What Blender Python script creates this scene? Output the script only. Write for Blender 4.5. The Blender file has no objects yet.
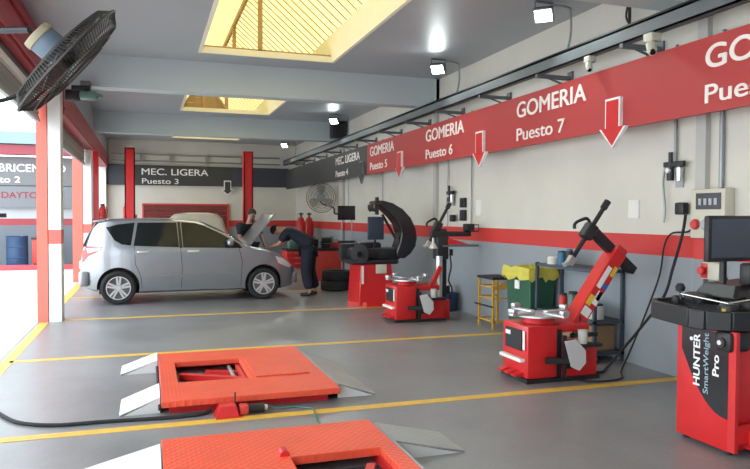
import bpy, bmesh, math, random
from mathutils import Vector, Matrix
random.seed(7)
PI = math.pi
S = bpy.context.scene
COL = S.collection

# ------------------------------------------------------------------ camera
cam_data = bpy.data.cameras.new('camera')
cam = bpy.data.objects.new('camera', cam_data); COL.objects.link(cam); S.camera = cam
cam_data.sensor_width = 36; cam_data.lens = 673.7*36/750
cam_data.clip_start = 0.05; cam_data.clip_end = 400
yaw, pit, rol = .32592, -.02811, .00412
F = Vector((math.sin(yaw)*math.cos(pit), math.cos(yaw)*math.cos(pit), math.sin(pit)))
R0 = Vector((math.cos(yaw), -math.sin(yaw), 0)); U0 = R0.cross(F)
Rr = R0*math.cos(rol) + U0*math.sin(rol); Ur = -R0*math.sin(rol) + U0*math.cos(rol)
M = Matrix((Rr, Ur, -F)).transposed().to_4x4(); M.translation = Vector((0, 0, 1.6))
cam.matrix_world = M

# ------------------------------------------------------------------ world, sun, exposure
W = bpy.data.worlds.new('sky'); S.world = W; W.use_nodes = True
bg = W.node_tree.nodes['Background']; bg.inputs[0].default_value = (.84, .93, 1, 1); bg.inputs[1].default_value = 5.0
sd = bpy.data.lights.new('sun', 'SUN'); sd.energy = 6; sd.angle = .05; sd.color = (1, .95, .86)
so = bpy.data.objects.new('sun', sd); COL.objects.link(so)
so.rotation_euler = Vector((.3, .5, 1)).to_track_quat('Z', 'Y').to_euler()
S.view_settings.view_transform = 'Standard'; S.view_settings.look = 'None'
S.view_settings.gamma = 1; S.view_settings.exposure = 0.0; S.view_settings.use_curve_mapping = False

# ------------------------------------------------------------------ materials
MATS = {}
def mat(name, col, rough=.5, metal=0, noise=0, nscale=8, bump=0, bscale=60, coat=0, emit=None, trans=0):
    if name in MATS: return MATS[name]
    m = bpy.data.materials.new(name); m.use_nodes = True; MATS[name] = m
    nt = m.node_tree; b = nt.nodes['Principled BSDF']
    b.inputs['Base Color'].default_value = (*col, 1); b.inputs['Roughness'].default_value = rough
    b.inputs['Metallic'].default_value = metal; b.inputs['Coat Weight'].default_value = coat
    b.inputs['Transmission Weight'].default_value = trans
    tc = nt.nodes.new('ShaderNodeTexCoord')
    n = nt.nodes.new('ShaderNodeTexNoise'); n.inputs['Scale'].default_value = nscale; n.inputs['Detail'].default_value = 5
    nt.links.new(tc.outputs['Object'], n.inputs['Vector'])
    mx = nt.nodes.new('ShaderNodeMix'); mx.data_type = 'RGBA'
    k = noise if noise else .05
    mx.inputs[6].default_value = (*[c*(1-k) for c in col], 1); mx.inputs[7].default_value = (*[min(1, c*(1+k)) for c in col], 1)
    nt.links.new(n.outputs[0], mx.inputs[0]); nt.links.new(mx.outputs[2], b.inputs['Base Color'])
    if bump:
        n2 = nt.nodes.new('ShaderNodeTexNoise'); n2.inputs['Scale'].default_value = bscale
        nt.links.new(tc.outputs['Object'], n2.inputs['Vector'])
        bp = nt.nodes.new('ShaderNodeBump'); bp.inputs['Strength'].default_value = bump; bp.inputs['Distance'].default_value = .01
        nt.links.new(n2.outputs[0], bp.inputs['Height']); nt.links.new(bp.outputs[0], b.inputs['Normal'])
    if emit:
        b.inputs['Emission Color'].default_value = (*emit[0], 1); b.inputs['Emission Strength'].default_value = emit[1]
    return m

red = mat('red_paint', (.62, .018, .02), .38, noise=.1, coat=.2)
red_old = mat('faded_red_paint', (.60, .05, .04), .5, noise=.12)
red_sign = mat('red_sign_panel', (.44, .042, .042), .5, noise=.04, nscale=1.2)
orange_red = mat('orange_red_lift_paint', (.80, .085, .035), .45, noise=.08, nscale=4)
white_p = mat('white_paint', (.80, .79, .75), .6, noise=.04)
letter = mat('white_lettering', (.86, .80, .76), .5)
letter_w = mat('plain_white_lettering', (.85, .85, .84), .5)
dark_sign = mat('charcoal_sign_panel', (.042, .044, .045), .5, noise=.06, nscale=1.5)
navy_sign = mat('dark_blue_grey_panel', (.05, .055, .075), .45)
grey_sign = mat('grey_sign_panel', (.15, .155, .16), .6)
black = mat('black_plastic', (.018, .018, .021), .45, noise=.2)
black_g = mat('gloss_black_plastic', (.014, .014, .018), .22, noise=.1)
rubber = mat('black_rubber', (.02, .02, .022), .8, noise=.2)
steel = mat('galvanised_steel', (.33, .35, .36), .42, .6, noise=.12)
rail_m = mat('grey_painted_steel', (.15, .165, .175), .5, .2, noise=.12)
chrome = mat('bright_chrome', (.75, .76, .78), .16, 1)
alu = mat('brushed_aluminium', (.58, .6, .62), .34, .8, noise=.08)
alloy = mat('silver_alloy', (.72, .73, .74), .3, .5)
white_steel = mat('pale_ramp_paint', (.66, .68, .68), .5, noise=.08, nscale=10)
cream = mat('cream_enamel', (.62, .60, .50), .5)
blue_dk = mat('dark_blue_plastic', (.02, .06, .14), .5)
green = mat('green_bin_plastic', (.02, .10, .055), .5)
yellow_liner = mat('yellow_bag_film', (.62, .55, .08), .4, noise=.25, nscale=14, bump=.5, bscale=20)
yellow_p = mat('yellow_steel_paint', (.60, .33, .04), .5, noise=.2)
card = mat('brown_cardboard', (.32, .21, .11), .8, noise=.1)
shelf_m = mat('dark_blue_grey_shelving', (.05, .07, .095), .5)
skin = mat('warm_skin', (.50, .27, .19), .55, noise=.06)
hair_m = mat('black_hair', (.012, .010, .010), .7)
navy = mat('navy_work_cloth', (.012, .015, .028), .85, noise=.25, nscale=30)
shoe_m = mat('black_leather', (.012, .012, .012), .5)
teal = mat('teal_hose', (.05, .25, .20), .5)
wood = mat('pale_skylight_timber', (.42, .28, .14), .7, noise=.15)
glass_dk = mat('tinted_glass', (.012, .015, .016), .08, noise=.1)
glass_dk.node_tree.nodes['Principled BSDF'].inputs['IOR'].default_value = 1.38
screen_m = mat('dark_screen', (.055, .08, .115), .5)
green_lens = mat('green_grey_cover', (.10, .20, .17), .4)
motor_m = mat('blue_grey_motor_paint', (.10, .14, .19), .5)
tan = mat('tan_motor_rim', (.33, .29, .2), .6)
car_p = mat('silver_grey_car_paint', (.33, .355, .385), .3, .6, noise=.02, coat=.8)
car2_p = mat('beige_car_paint', (.55, .50, .42), .3, .1, coat=.5)
tail_red = mat('red_tail_lens', (.55, .02, .02), .15, coat=1)
tail_w = mat('clear_lens', (.75, .72, .72), .15, coat=1)
concrete = mat('pale_outdoor_concrete', (.62, .61, .59), .85, noise=.1, nscale=3)
lamp_on = mat('lit_flood_lamp', (1, 1, 1), .4, emit=((.9, 1, 1), 14))
liquid = mat('white_jar', (.62, .62, .55), .5, noise=.1)
blue_jar = mat('blue_container', (.04, .16, .28), .5)
st_yellow = mat('yellow_sticker', (.75, .55, .05), .5)
st_blue = mat('blue_sticker', (.03, .15, .45), .5)

# translucent skylight sheet
def translucent():
    m = bpy.data.materials.new('translucent_skylight_sheet'); m.use_nodes = True; nt = m.node_tree
    for n in list(nt.nodes): nt.nodes.remove(n)
    o = nt.nodes.new('ShaderNodeOutputMaterial'); t = nt.nodes.new('ShaderNodeBsdfTranslucent')
    d = nt.nodes.new('ShaderNodeBsdfDiffuse'); mx = nt.nodes.new('ShaderNodeMixShader'); mx.inputs[0].default_value = .25
    tc = nt.nodes.new('ShaderNodeTexCoord'); n = nt.nodes.new('ShaderNodeTexNoise'); n.inputs['Scale'].default_value = 2.5
    nt.links.new(tc.outputs['Object'], n.inputs['Vector'])
    cr = nt.nodes.new('ShaderNodeMix'); cr.data_type = 'RGBA'
    cr.inputs[6].default_value = (.66, .575, .34, 1); cr.inputs[7].default_value = (.70, .645, .44, 1)
    nt.links.new(n.outputs[0], cr.inputs[0])
    nt.links.new(cr.outputs[2], t.inputs[0]); nt.links.new(cr.outputs[2], d.inputs[0])
    nt.links.new(t.outputs[0], mx.inputs[1]); nt.links.new(d.outputs[0], mx.inputs[2]); nt.links.new(mx.outputs[0], o.inputs[0])
    return m
sheet_m = translucent()

def floor_mat():
    m = bpy.data.materials.new('grey_epoxy_floor'); m.use_nodes = True; nt = m.node_tree; b = nt.nodes['Principled BSDF']
    tc = nt.nodes.new('ShaderNodeTexCoord')
    n1 = nt.nodes.new('ShaderNodeTexNoise'); n1.inputs['Scale'].default_value = .9; n1.inputs['Detail'].default_value = 8; n1.inputs['Roughness'].default_value = .65
    n2 = nt.nodes.new('ShaderNodeTexNoise'); n2.inputs['Scale'].default_value = 40; n2.inputs['Detail'].default_value = 3
    for n in (n1, n2): nt.links.new(tc.outputs['Object'], n.inputs['Vector'])
    r = nt.nodes.new('ShaderNodeValToRGB'); r.color_ramp.elements[0].position = .3; r.color_ramp.elements[1].position = .72
    r.color_ramp.elements[0].color = (.20, .20, .208, 1); r.color_ramp.elements[1].color = (.31, .31, .32, 1)
    nt.links.new(n1.outputs[0], r.inputs[0])
    mx = nt.nodes.new('ShaderNodeMix'); mx.data_type = 'RGBA'; mx.blend_type = 'MULTIPLY'; mx.inputs[0].default_value = .25
    nt.links.new(r.outputs[0], mx.inputs[6]); nt.links.new(n2.outputs[0], mx.inputs[7])
    nt.links.new(mx.outputs[2], b.inputs['Base Color'])
    mr = nt.nodes.new('ShaderNodeMapRange'); mr.inputs[3].default_value = .30; mr.inputs[4].default_value = .40
    nt.links.new(n1.outputs[0], mr.inputs[0]); nt.links.new(mr.outputs[0], b.inputs['Roughness'])
    return m
def wall_mat(name, upper, lower, stripe, z0=1.2, z1=1.415, block=True):
    # painted block wall: lower grey, red band, upper off-white
    m = bpy.data.materials.new(name); m.use_nodes = True; nt = m.node_tree; b = nt.nodes['Principled BSDF']
    b.inputs['Roughness'].default_value = .6
    g = nt.nodes.new('ShaderNodeNewGeometry'); s = nt.nodes.new('ShaderNodeSeparateXYZ'); nt.links.new(g.outputs['Position'], s.inputs[0])
    def gt(v):
        q = nt.nodes.new('ShaderNodeMath'); q.operation = 'GREATER_THAN'; q.inputs[1].default_value = v; nt.links.new(s.outputs[2], q.inputs[0]); return q
    a, c = gt(z0), gt(z1)
    m1 = nt.nodes.new('ShaderNodeMix'); m1.data_type = 'RGBA'; m1.inputs[6].default_value = (*lower, 1); m1.inputs[7].default_value = (*stripe, 1)
    nt.links.new(a.outputs[0], m1.inputs[0])
    m2 = nt.nodes.new('ShaderNodeMix'); m2.data_type = 'RGBA'; m2.inputs[7].default_value = (*upper, 1)
    nt.links.new(c.outputs[0], m2.inputs[0]); nt.links.new(m1.outputs[2], m2.inputs[6])
    n = nt.nodes.new('ShaderNodeTexNoise'); n.inputs['Scale'].default_value = 1.3; n.inputs['Detail'].default_value = 6
    nt.links.new(g.outputs['Position'], n.inputs['Vector'])
    mr = nt.nodes.new('ShaderNodeMapRange'); mr.inputs[3].default_value = .88; mr.inputs[4].default_value = 1.1; nt.links.new(n.outputs[0], mr.inputs[0])
    m3 = nt.nodes.new('ShaderNodeMix'); m3.data_type = 'RGBA'; m3.blend_type = 'MULTIPLY'; m3.inputs[0].default_value = 1
    nt.links.new(m2.outputs[2], m3.inputs[6]); nt.links.new(mr.outputs[0], m3.inputs[7])
    nt.links.new(m3.outputs[2], b.inputs['Base Color'])
    if block:
        cx = nt.nodes.new('ShaderNodeCombineXYZ'); ad = nt.nodes.new('ShaderNodeMath'); ad.operation = 'ADD'
        nt.links.new(s.outputs[0], ad.inputs[0]); nt.links.new(s.outputs[1], ad.inputs[1])
        nt.links.new(ad.outputs[0], cx.inputs[0]); nt.links.new(s.outputs[2], cx.inputs[1])
        br = nt.nodes.new('ShaderNodeTexBrick'); br.inputs['Scale'].default_value = 1; br.inputs['Brick Width'].default_value = .4
        br.inputs['Row Height'].default_value = .2; br.inputs['Mortar Size'].default_value = .006
        nt.links.new(cx.outputs[0], br.inputs['Vector'])
        bp = nt.nodes.new('ShaderNodeBump'); bp.inputs['Strength'].default_value = .12; bp.inputs['Distance'].default_value = .01; bp.invert = True
        nt.links.new(br.outputs['Fac'], bp.inputs['Height']); nt.links.new(bp.outputs[0], b.inputs['Normal'])
    return m
def tread_mat(name, col, metal=.1, scale=22, rough=.45):
    m = bpy.data.materials.new(name); m.use_nodes = True; nt = m.node_tree; b = nt.nodes['Principled BSDF']
    b.inputs['Roughness'].default_value = rough; b.inputs['Metallic'].default_value = metal
    tc = nt.nodes.new('ShaderNodeTexCoord'); out = []
    for ang in (PI/4, -PI/4):
        mp = nt.nodes.new('ShaderNodeMapping'); mp.inputs['Rotation'].default_value = (0, 0, ang); nt.links.new(tc.outputs['Object'], mp.inputs[0])
        wv = nt.nodes.new('ShaderNodeTexWave'); wv.inputs['Scale'].default_value = scale/3; nt.links.new(mp.outputs[0], wv.inputs['Vector']); out.append(wv)
    mu = nt.nodes.new('ShaderNodeMath'); mu.operation = 'MULTIPLY'; nt.links.new(out[0].outputs['Fac'], mu.inputs[0]); nt.links.new(out[1].outputs['Fac'], mu.inputs[1])
    bp = nt.nodes.new('ShaderNodeBump'); bp.inputs['Strength'].default_value = .6; bp.inputs['Distance'].default_value = .006
    nt.links.new(mu.outputs[0], bp.inputs['Height']); nt.links.new(bp.outputs[0], b.inputs['Normal'])
    n = nt.nodes.new('ShaderNodeTexNoise'); n.inputs['Scale'].default_value = 3; nt.links.new(tc.outputs['Object'], n.inputs['Vector'])
    mx = nt.nodes.new('ShaderNodeMix'); mx.data_type = 'RGBA'; mx.inputs[6].default_value = (*[c*.82 for c in col], 1); mx.inputs[7].default_value = (*[min(1, c*1.15) for c in col], 1)
    nt.links.new(n.outputs[0], mx.inputs[0]); nt.links.new(mx.outputs[2], b.inputs['Base Color'])
    return m
tread_red = tread_mat('orange_red_tread_plate', (.80, .095, .045))
tread_grey = tread_mat('grey_tread_plate', (.42, .43, .43), .3)
floor_m = floor_mat()
WHT = (.66, .64, .575); LOW = (.30, .335, .37); STR = (.62, .045, .04)
wall_m = wall_mat('banded_wall_paint', WHT, LOW, STR)
pil_m = wall_mat('pilaster_paint', (.50, .50, .47), (.26, .29, .32), STR)
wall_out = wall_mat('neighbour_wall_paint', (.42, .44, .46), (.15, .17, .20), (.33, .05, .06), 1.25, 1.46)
col_m = wall_mat('banded_column_paint', (.80, .80, .79), (.80, .80, .79), (.78, .16, .13), 1.16, 1.37, False)
ceil_m = mat('grey_ceiling_paint', (.37, .40, .43), .45, noise=.05, nscale=1)
beam_m = mat('pale_grey_beam_paint', (.50, .57, .60), .5, noise=.05, nscale=1)
yellow_line = mat('yellow_floor_paint', (.72, .44, .06), .5, noise=.22, nscale=9)

# ------------------------------------------------------------------ mesh builder
class MB:
    def __init__(s): s.bm = bmesh.new(); s.mi = 0
    def _mark(s, n0):
        s.bm.faces.ensure_lookup_table()
        for f in s.bm.faces[n0:]: f.material_index = s.mi
    def hexa(s, P):
        n0 = len(s.bm.faces)
        v = [s.bm.verts.new(p) for p in P]
        for q in ((3,2,1,0),(4,5,6,7),(0,1,5,4),(1,2,6,5),(2,3,7,6),(3,0,4,7)): s.bm.faces.new([v[i] for i in q])
        s._mark(n0); return s
    def box(s, a, b, rot=None, piv=None):
        x0,y0,z0 = a; x1,y1,z1 = b
        P = [Vector(p) for p in ((x0,y0,z0),(x1,y0,z0),(x1,y1,z0),(x0,y1,z0),(x0,y0,z1),(x1,y0,z1),(x1,y1,z1),(x0,y1,z1))]
        if rot is not None:
            pv = Vector(piv) if piv else (Vector(a)+Vector(b))/2
            P = [pv + rot @ (p-pv) for p in P]
        return s.hexa(P)
    def rbox(s, a, b, r=.02, seg=2, rot=None, piv=None):
        t = bmesh.new(); bmesh.ops.create_cube(t, size=1)
        c = (Vector(a)+Vector(b))/2; d = Vector(b)-Vector(a)
        for v in t.verts: v.co = Vector((v.co.x*d.x, v.co.y*d.y, v.co.z*d.z)) + c
        r = min(r, abs(d.x)*.49, abs(d.y)*.49, abs(d.z)*.49)
        bmesh.ops.bevel(t, geom=t.edges[:], offset=r, segments=seg, profile=.5, affect='EDGES')
        if rot is not None:
            pv = Vector(piv) if piv else c
            for v in t.verts: v.co = pv + rot @ (v.co-pv)
        return s.merge(t)
    def merge(s, t):
        n0 = len(s.bm.faces); mp = {}
        for v in t.verts: mp[v] = s.bm.verts.new(v.co)
        for f in t.faces:
            try: s.bm.faces.new([mp[v] for v in f.verts])
            except ValueError: pass
        t.free(); s._mark(n0); return s
    def bar(s, p, q, w, h=None, up=(0,0,1), r=None):
        p, q = Vector(p), Vector(q); h = h or w; d = (q-p); L = d.length; d.normalize(); up = Vector(up)
        if abs(d.dot(up)) > .98: up = Vector((0,1,0)) if abs(d.y) < .9 else Vector((1,0,0))
        sx = d.cross(up).normalized(); sz = sx.cross(d).normalized()
        P = []
        for e in (p, q):
            pass
        c = lambda e, a, b: e + sx*a*w/2 + sz*b*h/2
        P = [c(p,-1,-1), c(p,1,-1), c(q,1,-1), c(q,-1,-1), c(p,-1,1), c(p,1,1), c(q,1,1), c(q,-1,1)]
        return s.hexa(P)
    def tube(s, pts, r, n=8, cap=True, closed=False):
        n0 = len(s.bm.faces)
        pts = [Vector(p) for p in pts]; rs = r if isinstance(r, (list, tuple)) else [r]*len(pts)
        rings = []; ref = None
        for i, p in enumerate(pts):
            if closed: d = pts[(i+1) % len(pts)] - pts[i-1]
            else: d = pts[min(i+1, len(pts)-1)] - pts[max(i-1, 0)]
            d.normalize()
            if ref is None:
                ref = Vector((0,0,1)) if abs(d.z) < .9 else Vector((1,0,0))
            a = (ref - d*ref.dot(d)).normalized(); ref = a; b = d.cross(a)
            rings.append([s.bm.verts.new(p + (a*math.cos(2*PI*k/n) + b*math.sin(2*PI*k/n))*rs[i]) for k in range(n)])
        m = len(rings)
        for i in range(m if closed else m-1):
            A, B = rings[i], rings[(i+1) % m]
            for k in range(n): s.bm.faces.new((A[k], A[(k+1) % n], B[(k+1) % n], B[k]))
        if cap and not closed:
            s.bm.faces.new(rings[0][::-1]); s.bm.faces.new(rings[-1])
        s._mark(n0); return s
    def cyl(s, p, q, r, r2=None, n=20): return s.tube([p, q], [r, r if r2 is None else r2], n)
    def lathe(s, prof, c=(0,0,0), axis=(0,0,1), n=28):
        # prof: (radius, height) along axis
        n0 = len(s.bm.faces); c = Vector(c); d = Vector(axis).normalized()
        ref = Vector((1,0,0)) if abs(d.x) < .9 else Vector((0,1,0)); a = (ref-d*ref.dot(d)).normalized(); b = d.cross(a)
        rings = []
        for (r, h) in prof:
            if r < 1e-5: rings.append([s.bm.verts.new(c+d*h)])
            else: rings.append([s.bm.verts.new(c+d*h+(a*math.cos(2*PI*k/n)+b*math.sin(2*PI*k/n))*r) for k in range(n)])
        for A, B in zip(rings, rings[1:]):
            if len(A) == 1 and len(B) == 1: continue
            for k in range(n):
                k2 = (k+1) % n
                if len(A) == 1: s.bm.faces.new((A[0], B[k2], B[k]))
                elif len(B) == 1: s.bm.faces.new((A[k], A[k2], B[0]))
                else: s.bm.faces.new((A[k], A[k2], B[k2], B[k]))
        s._mark(n0); return s
    def prism(s, poly, o, ux, uy, uz, d0, d1):
        # polygon in (ux,uy) frame at origin o, thickness d0..d1 along uz
        n0 = len(s.bm.faces); o, ux, uy, uz = map(Vector, (o, ux, uy, uz))
        A = [s.bm.verts.new(o+ux*p[0]+uy*p[1]+uz*d0) for p in poly]
        B = [s.bm.verts.new(o+ux*p[0]+uy*p[1]+uz*d1) for p in poly]
        s.bm.faces.new(A[::-1]); s.bm.faces.new(B)
        for i in range(len(poly)):
            j = (i+1) % len(poly); s.bm.faces.new((A[i], A[j], B[j], B[i]))
        s._mark(n0); return s
    def grid(s, fn, nu, nv):
        n0 = len(s.bm.faces)
        V = [[s.bm.verts.new(fn(i/nu, j/nv)) for j in range(nv+1)] for i in range(nu+1)]
        for i in range(nu):
            for j in range(nv): s.bm.faces.new((V[i][j], V[i+1][j], V[i+1][j+1], V[i][j+1]))
        s._mark(n0); return s
    def build(s, name, m, parent=None, smooth=30, bevel=0, kind=None, solid=0, sub=0):
        bmesh.ops.recalc_face_normals(s.bm, faces=s.bm.faces[:])
        me = bpy.data.meshes.new(name); s.bm.to_mesh(me); s.bm.free()
        for x in (m if isinstance(m, (list, tuple)) else [m]): me.materials.append(x)
        if smooth:
            me.polygons.foreach_set('use_smooth', [True]*len(me.polygons)); me.set_sharp_from_angle(angle=math.radians(smooth))
        o = bpy.data.objects.new(name, me); COL.objects.link(o)
        if parent: o.parent = parent
        if solid:
            md = o.modifiers.new('solid', 'SOLIDIFY'); md.thickness = solid; md.offset = 0
        if bevel:
            md = o.modifiers.new('bevel', 'BEVEL'); md.width = bevel; md.segments = 2; md.limit_method = 'ANGLE'; md.angle_limit = math.radians(40)
        if sub:
            md = o.modifiers.new('sub', 'SUBSURF'); md.levels = sub; md.render_levels = sub
        if kind: o['kind'] = kind
        return o
def tag(o, label, cat, group=None, kind=None):
    o['label'] = label; o['category'] = cat
    if group: o['group'] = group
    if kind: o['kind'] = kind
    return o
def thing(name, label, cat, loc=(0,0,0), rz=0, group=None):
    o = bpy.data.objects.new(name, None); COL.objects.link(o); o.location = loc; o.rotation_euler = (0,0,rz); o.empty_display_size = .1
    return tag(o, label, cat, group)
def copy_tree(o, parent=None):
    c = o.copy(); COL.objects.link(c); c.parent = parent
    for ch in list(o.children): copy_tree(ch, c)
    return c
def struct(name, mb, m, **k):
    o = mb.build(name, m, None, **k); o['kind'] = 'structure'; return o
def text(name, body, m, parent, o, ux, uy, h, width=None, ext=.006, bold=0.0, label=None):
    # lettering as mesh; o = lower-left of the caps, h = cap height, width = full width
    cu = bpy.data.curves.new(name, 'FONT'); cu.body = body; cu.size = 1; cu.extrude = 0
    t = bpy.data.objects.new(name, cu); COL.objects.link(t)
    dg = bpy.context.evaluated_depsgraph_get(); me = bpy.data.meshes.new_from_object(t.evaluated_get(dg))
    bpy.data.objects.remove(t); me.name = name
    xs = [v.co.x for v in me.vertices]; x0, x1 = min(xs), max(xs)
    cap = .729  # cap height of the built-in font at size 1
    sy = h/cap; sx = (width/(x1-x0)) if width else sy
    ux, uy = Vector(ux).normalized(), Vector(uy).normalized(); uz = ux.cross(uy)
    b = bmesh.new(); b.from_mesh(me)
    if bold:                                   # heavier strokes: two overlapping copies
        base = b.faces[:]
        for dx, dy, dz in ((bold*1.8, 0, .14), (bold*.9, bold*.9, .28)):
            q = bmesh.ops.duplicate(b, geom=base)
            for v in [g for g in q['geom'] if isinstance(g, bmesh.types.BMVert)]: v.co.x += dx; v.co.y += dy; v.co.z += dz
    r = bmesh.ops.extrude_face_region(b, geom=b.faces[:])
    for v in [g for g in r['geom'] if isinstance(g, bmesh.types.BMVert)]: v.co.z += 1
    for v in b.verts: v.co = Vector(o) + ux*(v.co.x-x0)*sx + uy*v.co.y*sy + uz*(v.co.z*ext)
    bmesh.ops.recalc_face_normals(b, faces=b.faces[:])
    b.to_mesh(me); b.free(); me.materials.clear(); me.materials.append(m)
    ob = bpy.data.objects.new(name, me); COL.objects.link(ob)
    if parent: ob.parent = parent
    return ob
def spline(pts, n=8):
    P = [Vector(p) for p in pts]; P = [P[0]*2-P[1]] + P + [P[-1]*2-P[-2]]; out = []
    for i in range(1, len(P)-2):
        for k in range(n):
            t = k/n; a, b, c, d = P[i-1:i+3]
            out.append(.5*((2*b)+(c-a)*t+(2*a-5*b+4*c-d)*t*t+(3*b-a-3*c+d)*t**3))
    out.append(P[-2]); return out
def RX(a): return Matrix.Rotation(a, 3, 'X')
def RY(a): return Matrix.Rotation(a, 3, 'Y')
def RZ(a): return Matrix.Rotation(a, 3, 'Z')

# ------------------------------------------------------------------ structure
Y0, YB, XW, ZC, ZB = -7.0, 23.6, 5.0, 4.06, 3.56
struct('floor', MB().box((-1.55, Y0, -.2), (XW+.3, YB+.3, 0)), floor_m)
struct('pavement', MB().box((-16, Y0-8, -.2), (-1.55, YB+.3, -.004)), concrete)
struct('wall_right', MB().box((XW, Y0, 0), (XW+.25, YB, ZC)), wall_m)
struct('wall_back', MB().box((-1.25, YB, 0), (XW+.25, YB+.25, ZC)), wall_m)
struct('wall_front', MB().box((-1.3, Y0-.25, 0), (XW+.25, Y0, ZC)), wall_m)
# ceiling slab with four skylight openings under one long pitched translucent roof
SX0, SX1 = .79, 2.81
sky = [(6.4, 10.5), (12.5, 16.5), (18.5, 22.4), (1.0, 4.3)]
cb = MB()
cb.box((-1.45, Y0, ZC), (SX0-.05, YB, ZC+.06)); cb.box((SX1+.05, Y0, ZC), (XW+.25, YB, ZC+.06))
ys = [Y0] + [v for k in (3,0,1,2) for v in (sky[k][0]-.05, sky[k][1]+.05)] + [YB]
for a, b in zip(ys[::2], ys[1::2]): cb.box((SX0-.05, a, ZC), (SX1+.05, b, ZC+.06))
struct('ceiling', cb, ceil_m)
for i, y in enumerate((-1.1, 4.97, 11.2, 17.3)):
    o = struct('beam_%d' % (i+1), MB().box((-1.37, y, ZB), (XW, y+.3, ZC)), beam_m)
for i, y in enumerate((4.99, 11.2, 17.3)):
    struct('trim_%d' % (i+1), MB().box((XW-.06, y, 0), (XW, y+.12, ZC-.002)), pil_m)
well_m = mat('cream_skylight_well', (.86, .82, .66), .6, noise=.04)
ZE, XR, ZR = 4.50, 1.68, 5.50
for i, (y0, y1) in enumerate(sky):
    struct('skylight_rim_%d' % (i+1), MB().box((SX0, y1, ZC-.015), (SX1, y1+.05, ZC+.075)).box((SX0, y0-.05, ZC-.015), (SX1, y0, ZC+.075)).box((SX0-.05, y0-.05, ZC-.015), (SX0, y1+.05, ZC+.075)).box((SX1, y0-.05, ZC-.015), (SX1+.05, y1+.05, ZC+.075)), well_m)
struct('skylight_wall_left', MB().box((SX0-.05, .92, ZC+.075), (SX0, 22.7, ZE)), well_m)
struct('skylight_wall_right', MB().box((SX1, .92, ZC+.075), (SX1+.05, 22.7, ZE)), well_m)
r = MB(); nr = 86
for k in range(nr):
    ya, yb = 0.9+k*.255, 0.9+(k+1)*.255
    for sa, sb in (((SX1+.06, ZE), (XR, ZR)), ((SX0-.06, ZE), (XR, ZR))):
        for (u0, u1, h0, h1) in ((0, .8, 0, 0), (.8, .87, 0, .006), (.87, .93, .006, .006), (.93, 1, .006, 0)):
            r.hexa([(sa[0], ya+.255*u0, sa[1]+h0), (sb[0], ya+.255*u0, sb[1]+h0), (sb[0], ya+.255*u1, sb[1]+h1), (sa[0], ya+.255*u1, sa[1]+h1)]+
                   [(sa[0], ya+.255*u0, sa[1]+h0+.003), (sb[0], ya+.255*u0, sb[1]+h0+.003), (sb[0], ya+.255*u1, sb[1]+h1+.003), (sa[0], ya+.255*u1, sa[1]+h1+.003)])
struct('skylight_sheet', r, sheet_m, smooth=0)
g = MB()
for yy in (.92, 22.68): g.prism([(SX0-.04, ZE), (SX1+.04, ZE), (XR, ZR)], (0, yy, 0), (1,0,0), (0,0,1), (0,1,0), -.005, .005)
struct('skylight_gable', g, sheet_m)
tm = MB()
tm.bar((XR, .95, ZR-.07), (XR, 22.6, ZR-.07), .05, .10)
for k in range(86):
    y = 1.0+k*.255; tm.bar((SX1+.02, y, ZE-.02), (XR, y, ZR-.04), .014, .014)
for y in (1.1, 4.4, 6.2, 10.6, 13.9, 19.5, 22.5):
    tm.bar((XR, y, ZC+.09), (XR, y, ZR-.05), .07, .05)
    tm.bar((SX0, y, ZC+.09), (SX1, y, ZC+.09), .05, .05)
struct('skylight_frame', tm, wood)
# planked timber gable truss seen in the second opening
tg = MB()
for k in range(5):
    z0_, z1_ = ZC+.08+k*.13, ZC+.08+k*.13+.122
    w0, w1 = .50*(1-k/5.0), .50*(1-(k+.94)/5.0)
    tg.prism([(-w0, z0_), (w0, z0_), (w1, z1_), (-w1, z1_)], (1.30, 16.62, 0), (1,0,0), (0,0,1), (0,1,0), 0, .03)
tg.box((1.26, 16.57, ZC+.05), (1.34, 16.62, ZC+.85)); tg.box((1.78, 16.57, ZC+.05), (1.86, 16.62, ZR-.12))
tg.bar((.78, 16.58, ZC+.08), (1.30, 16.58, ZC+.78), .04, .05).bar((1.82, 16.58, ZC+.08), (1.30, 16.58, ZC+.78), .04, .05)
struct('skylight_truss', tg, wood)
# left side: fascia beams above the gate openings
struct('trim_4', MB().box((-1.47, Y0, 3.45), (-1.37, 11.0, ZC)).box((-1.36, Y0, 3.50), (-1.33, 11.0, 3.56)).box((-1.36, Y0, 3.86), (-1.33, 11.0, 3.9)), mat('deep_red_fascia_paint', (.42, .03, .045), .45))
struct('trim_5', MB().box((-1.50, 11.35, 3.13), (-1.2, YB, 3.56)).box((-1.2, 11.35, 3.2), (-1.18, YB, 3.24)), mat('deep_red_fascia_paint', (.42, .03, .045), .45))
struct('trim_6', MB().box((-1.47, 11.35, 3.56), (-1.2, YB, ZC+.12)), ceil_m)
struct('roof_edge', MB().box((-1.75, Y0, ZC), (-1.45, YB, ZC+.2)), rail_m)
def shutter(y0, y1, x, zt, zb, label):
    t = thing('roller_shutter', label, 'shutter', (x, y0, 0))
    m = MB(); n = int((zt-zb)/.07); L = y1-y0
    for k in range(n):
        z = zb+k*(zt-zb)/n
        m.prism([(0, z), (.012, z+.015), (.012, z+.045), (0, z+.062)], (0,0,0), (1,0,0), (0,0,1), (0,1,0), 0, L)
        m.box((-.01, 0, z), (0, L, z+(zt-zb)/n))
    m.build('slat_curtain', mat('beige_grey_shutter_slats', (.30, .28, .26), .5, .3), t)
    MB().box((-.02, 0, zb-.05), (.03, L, zb)).build('bottom_rail', steel, t)
    MB().rbox((-.22, 0, zt-.06), (.02, L, zt+.3), .05).build('roll_housing', rail_m, t)
    return t
shutter(11.36, 17.22, -1.40, 3.2, 2.80, 'grey slatted roller shutter rolled up between the two left columns, the far one')
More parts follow.
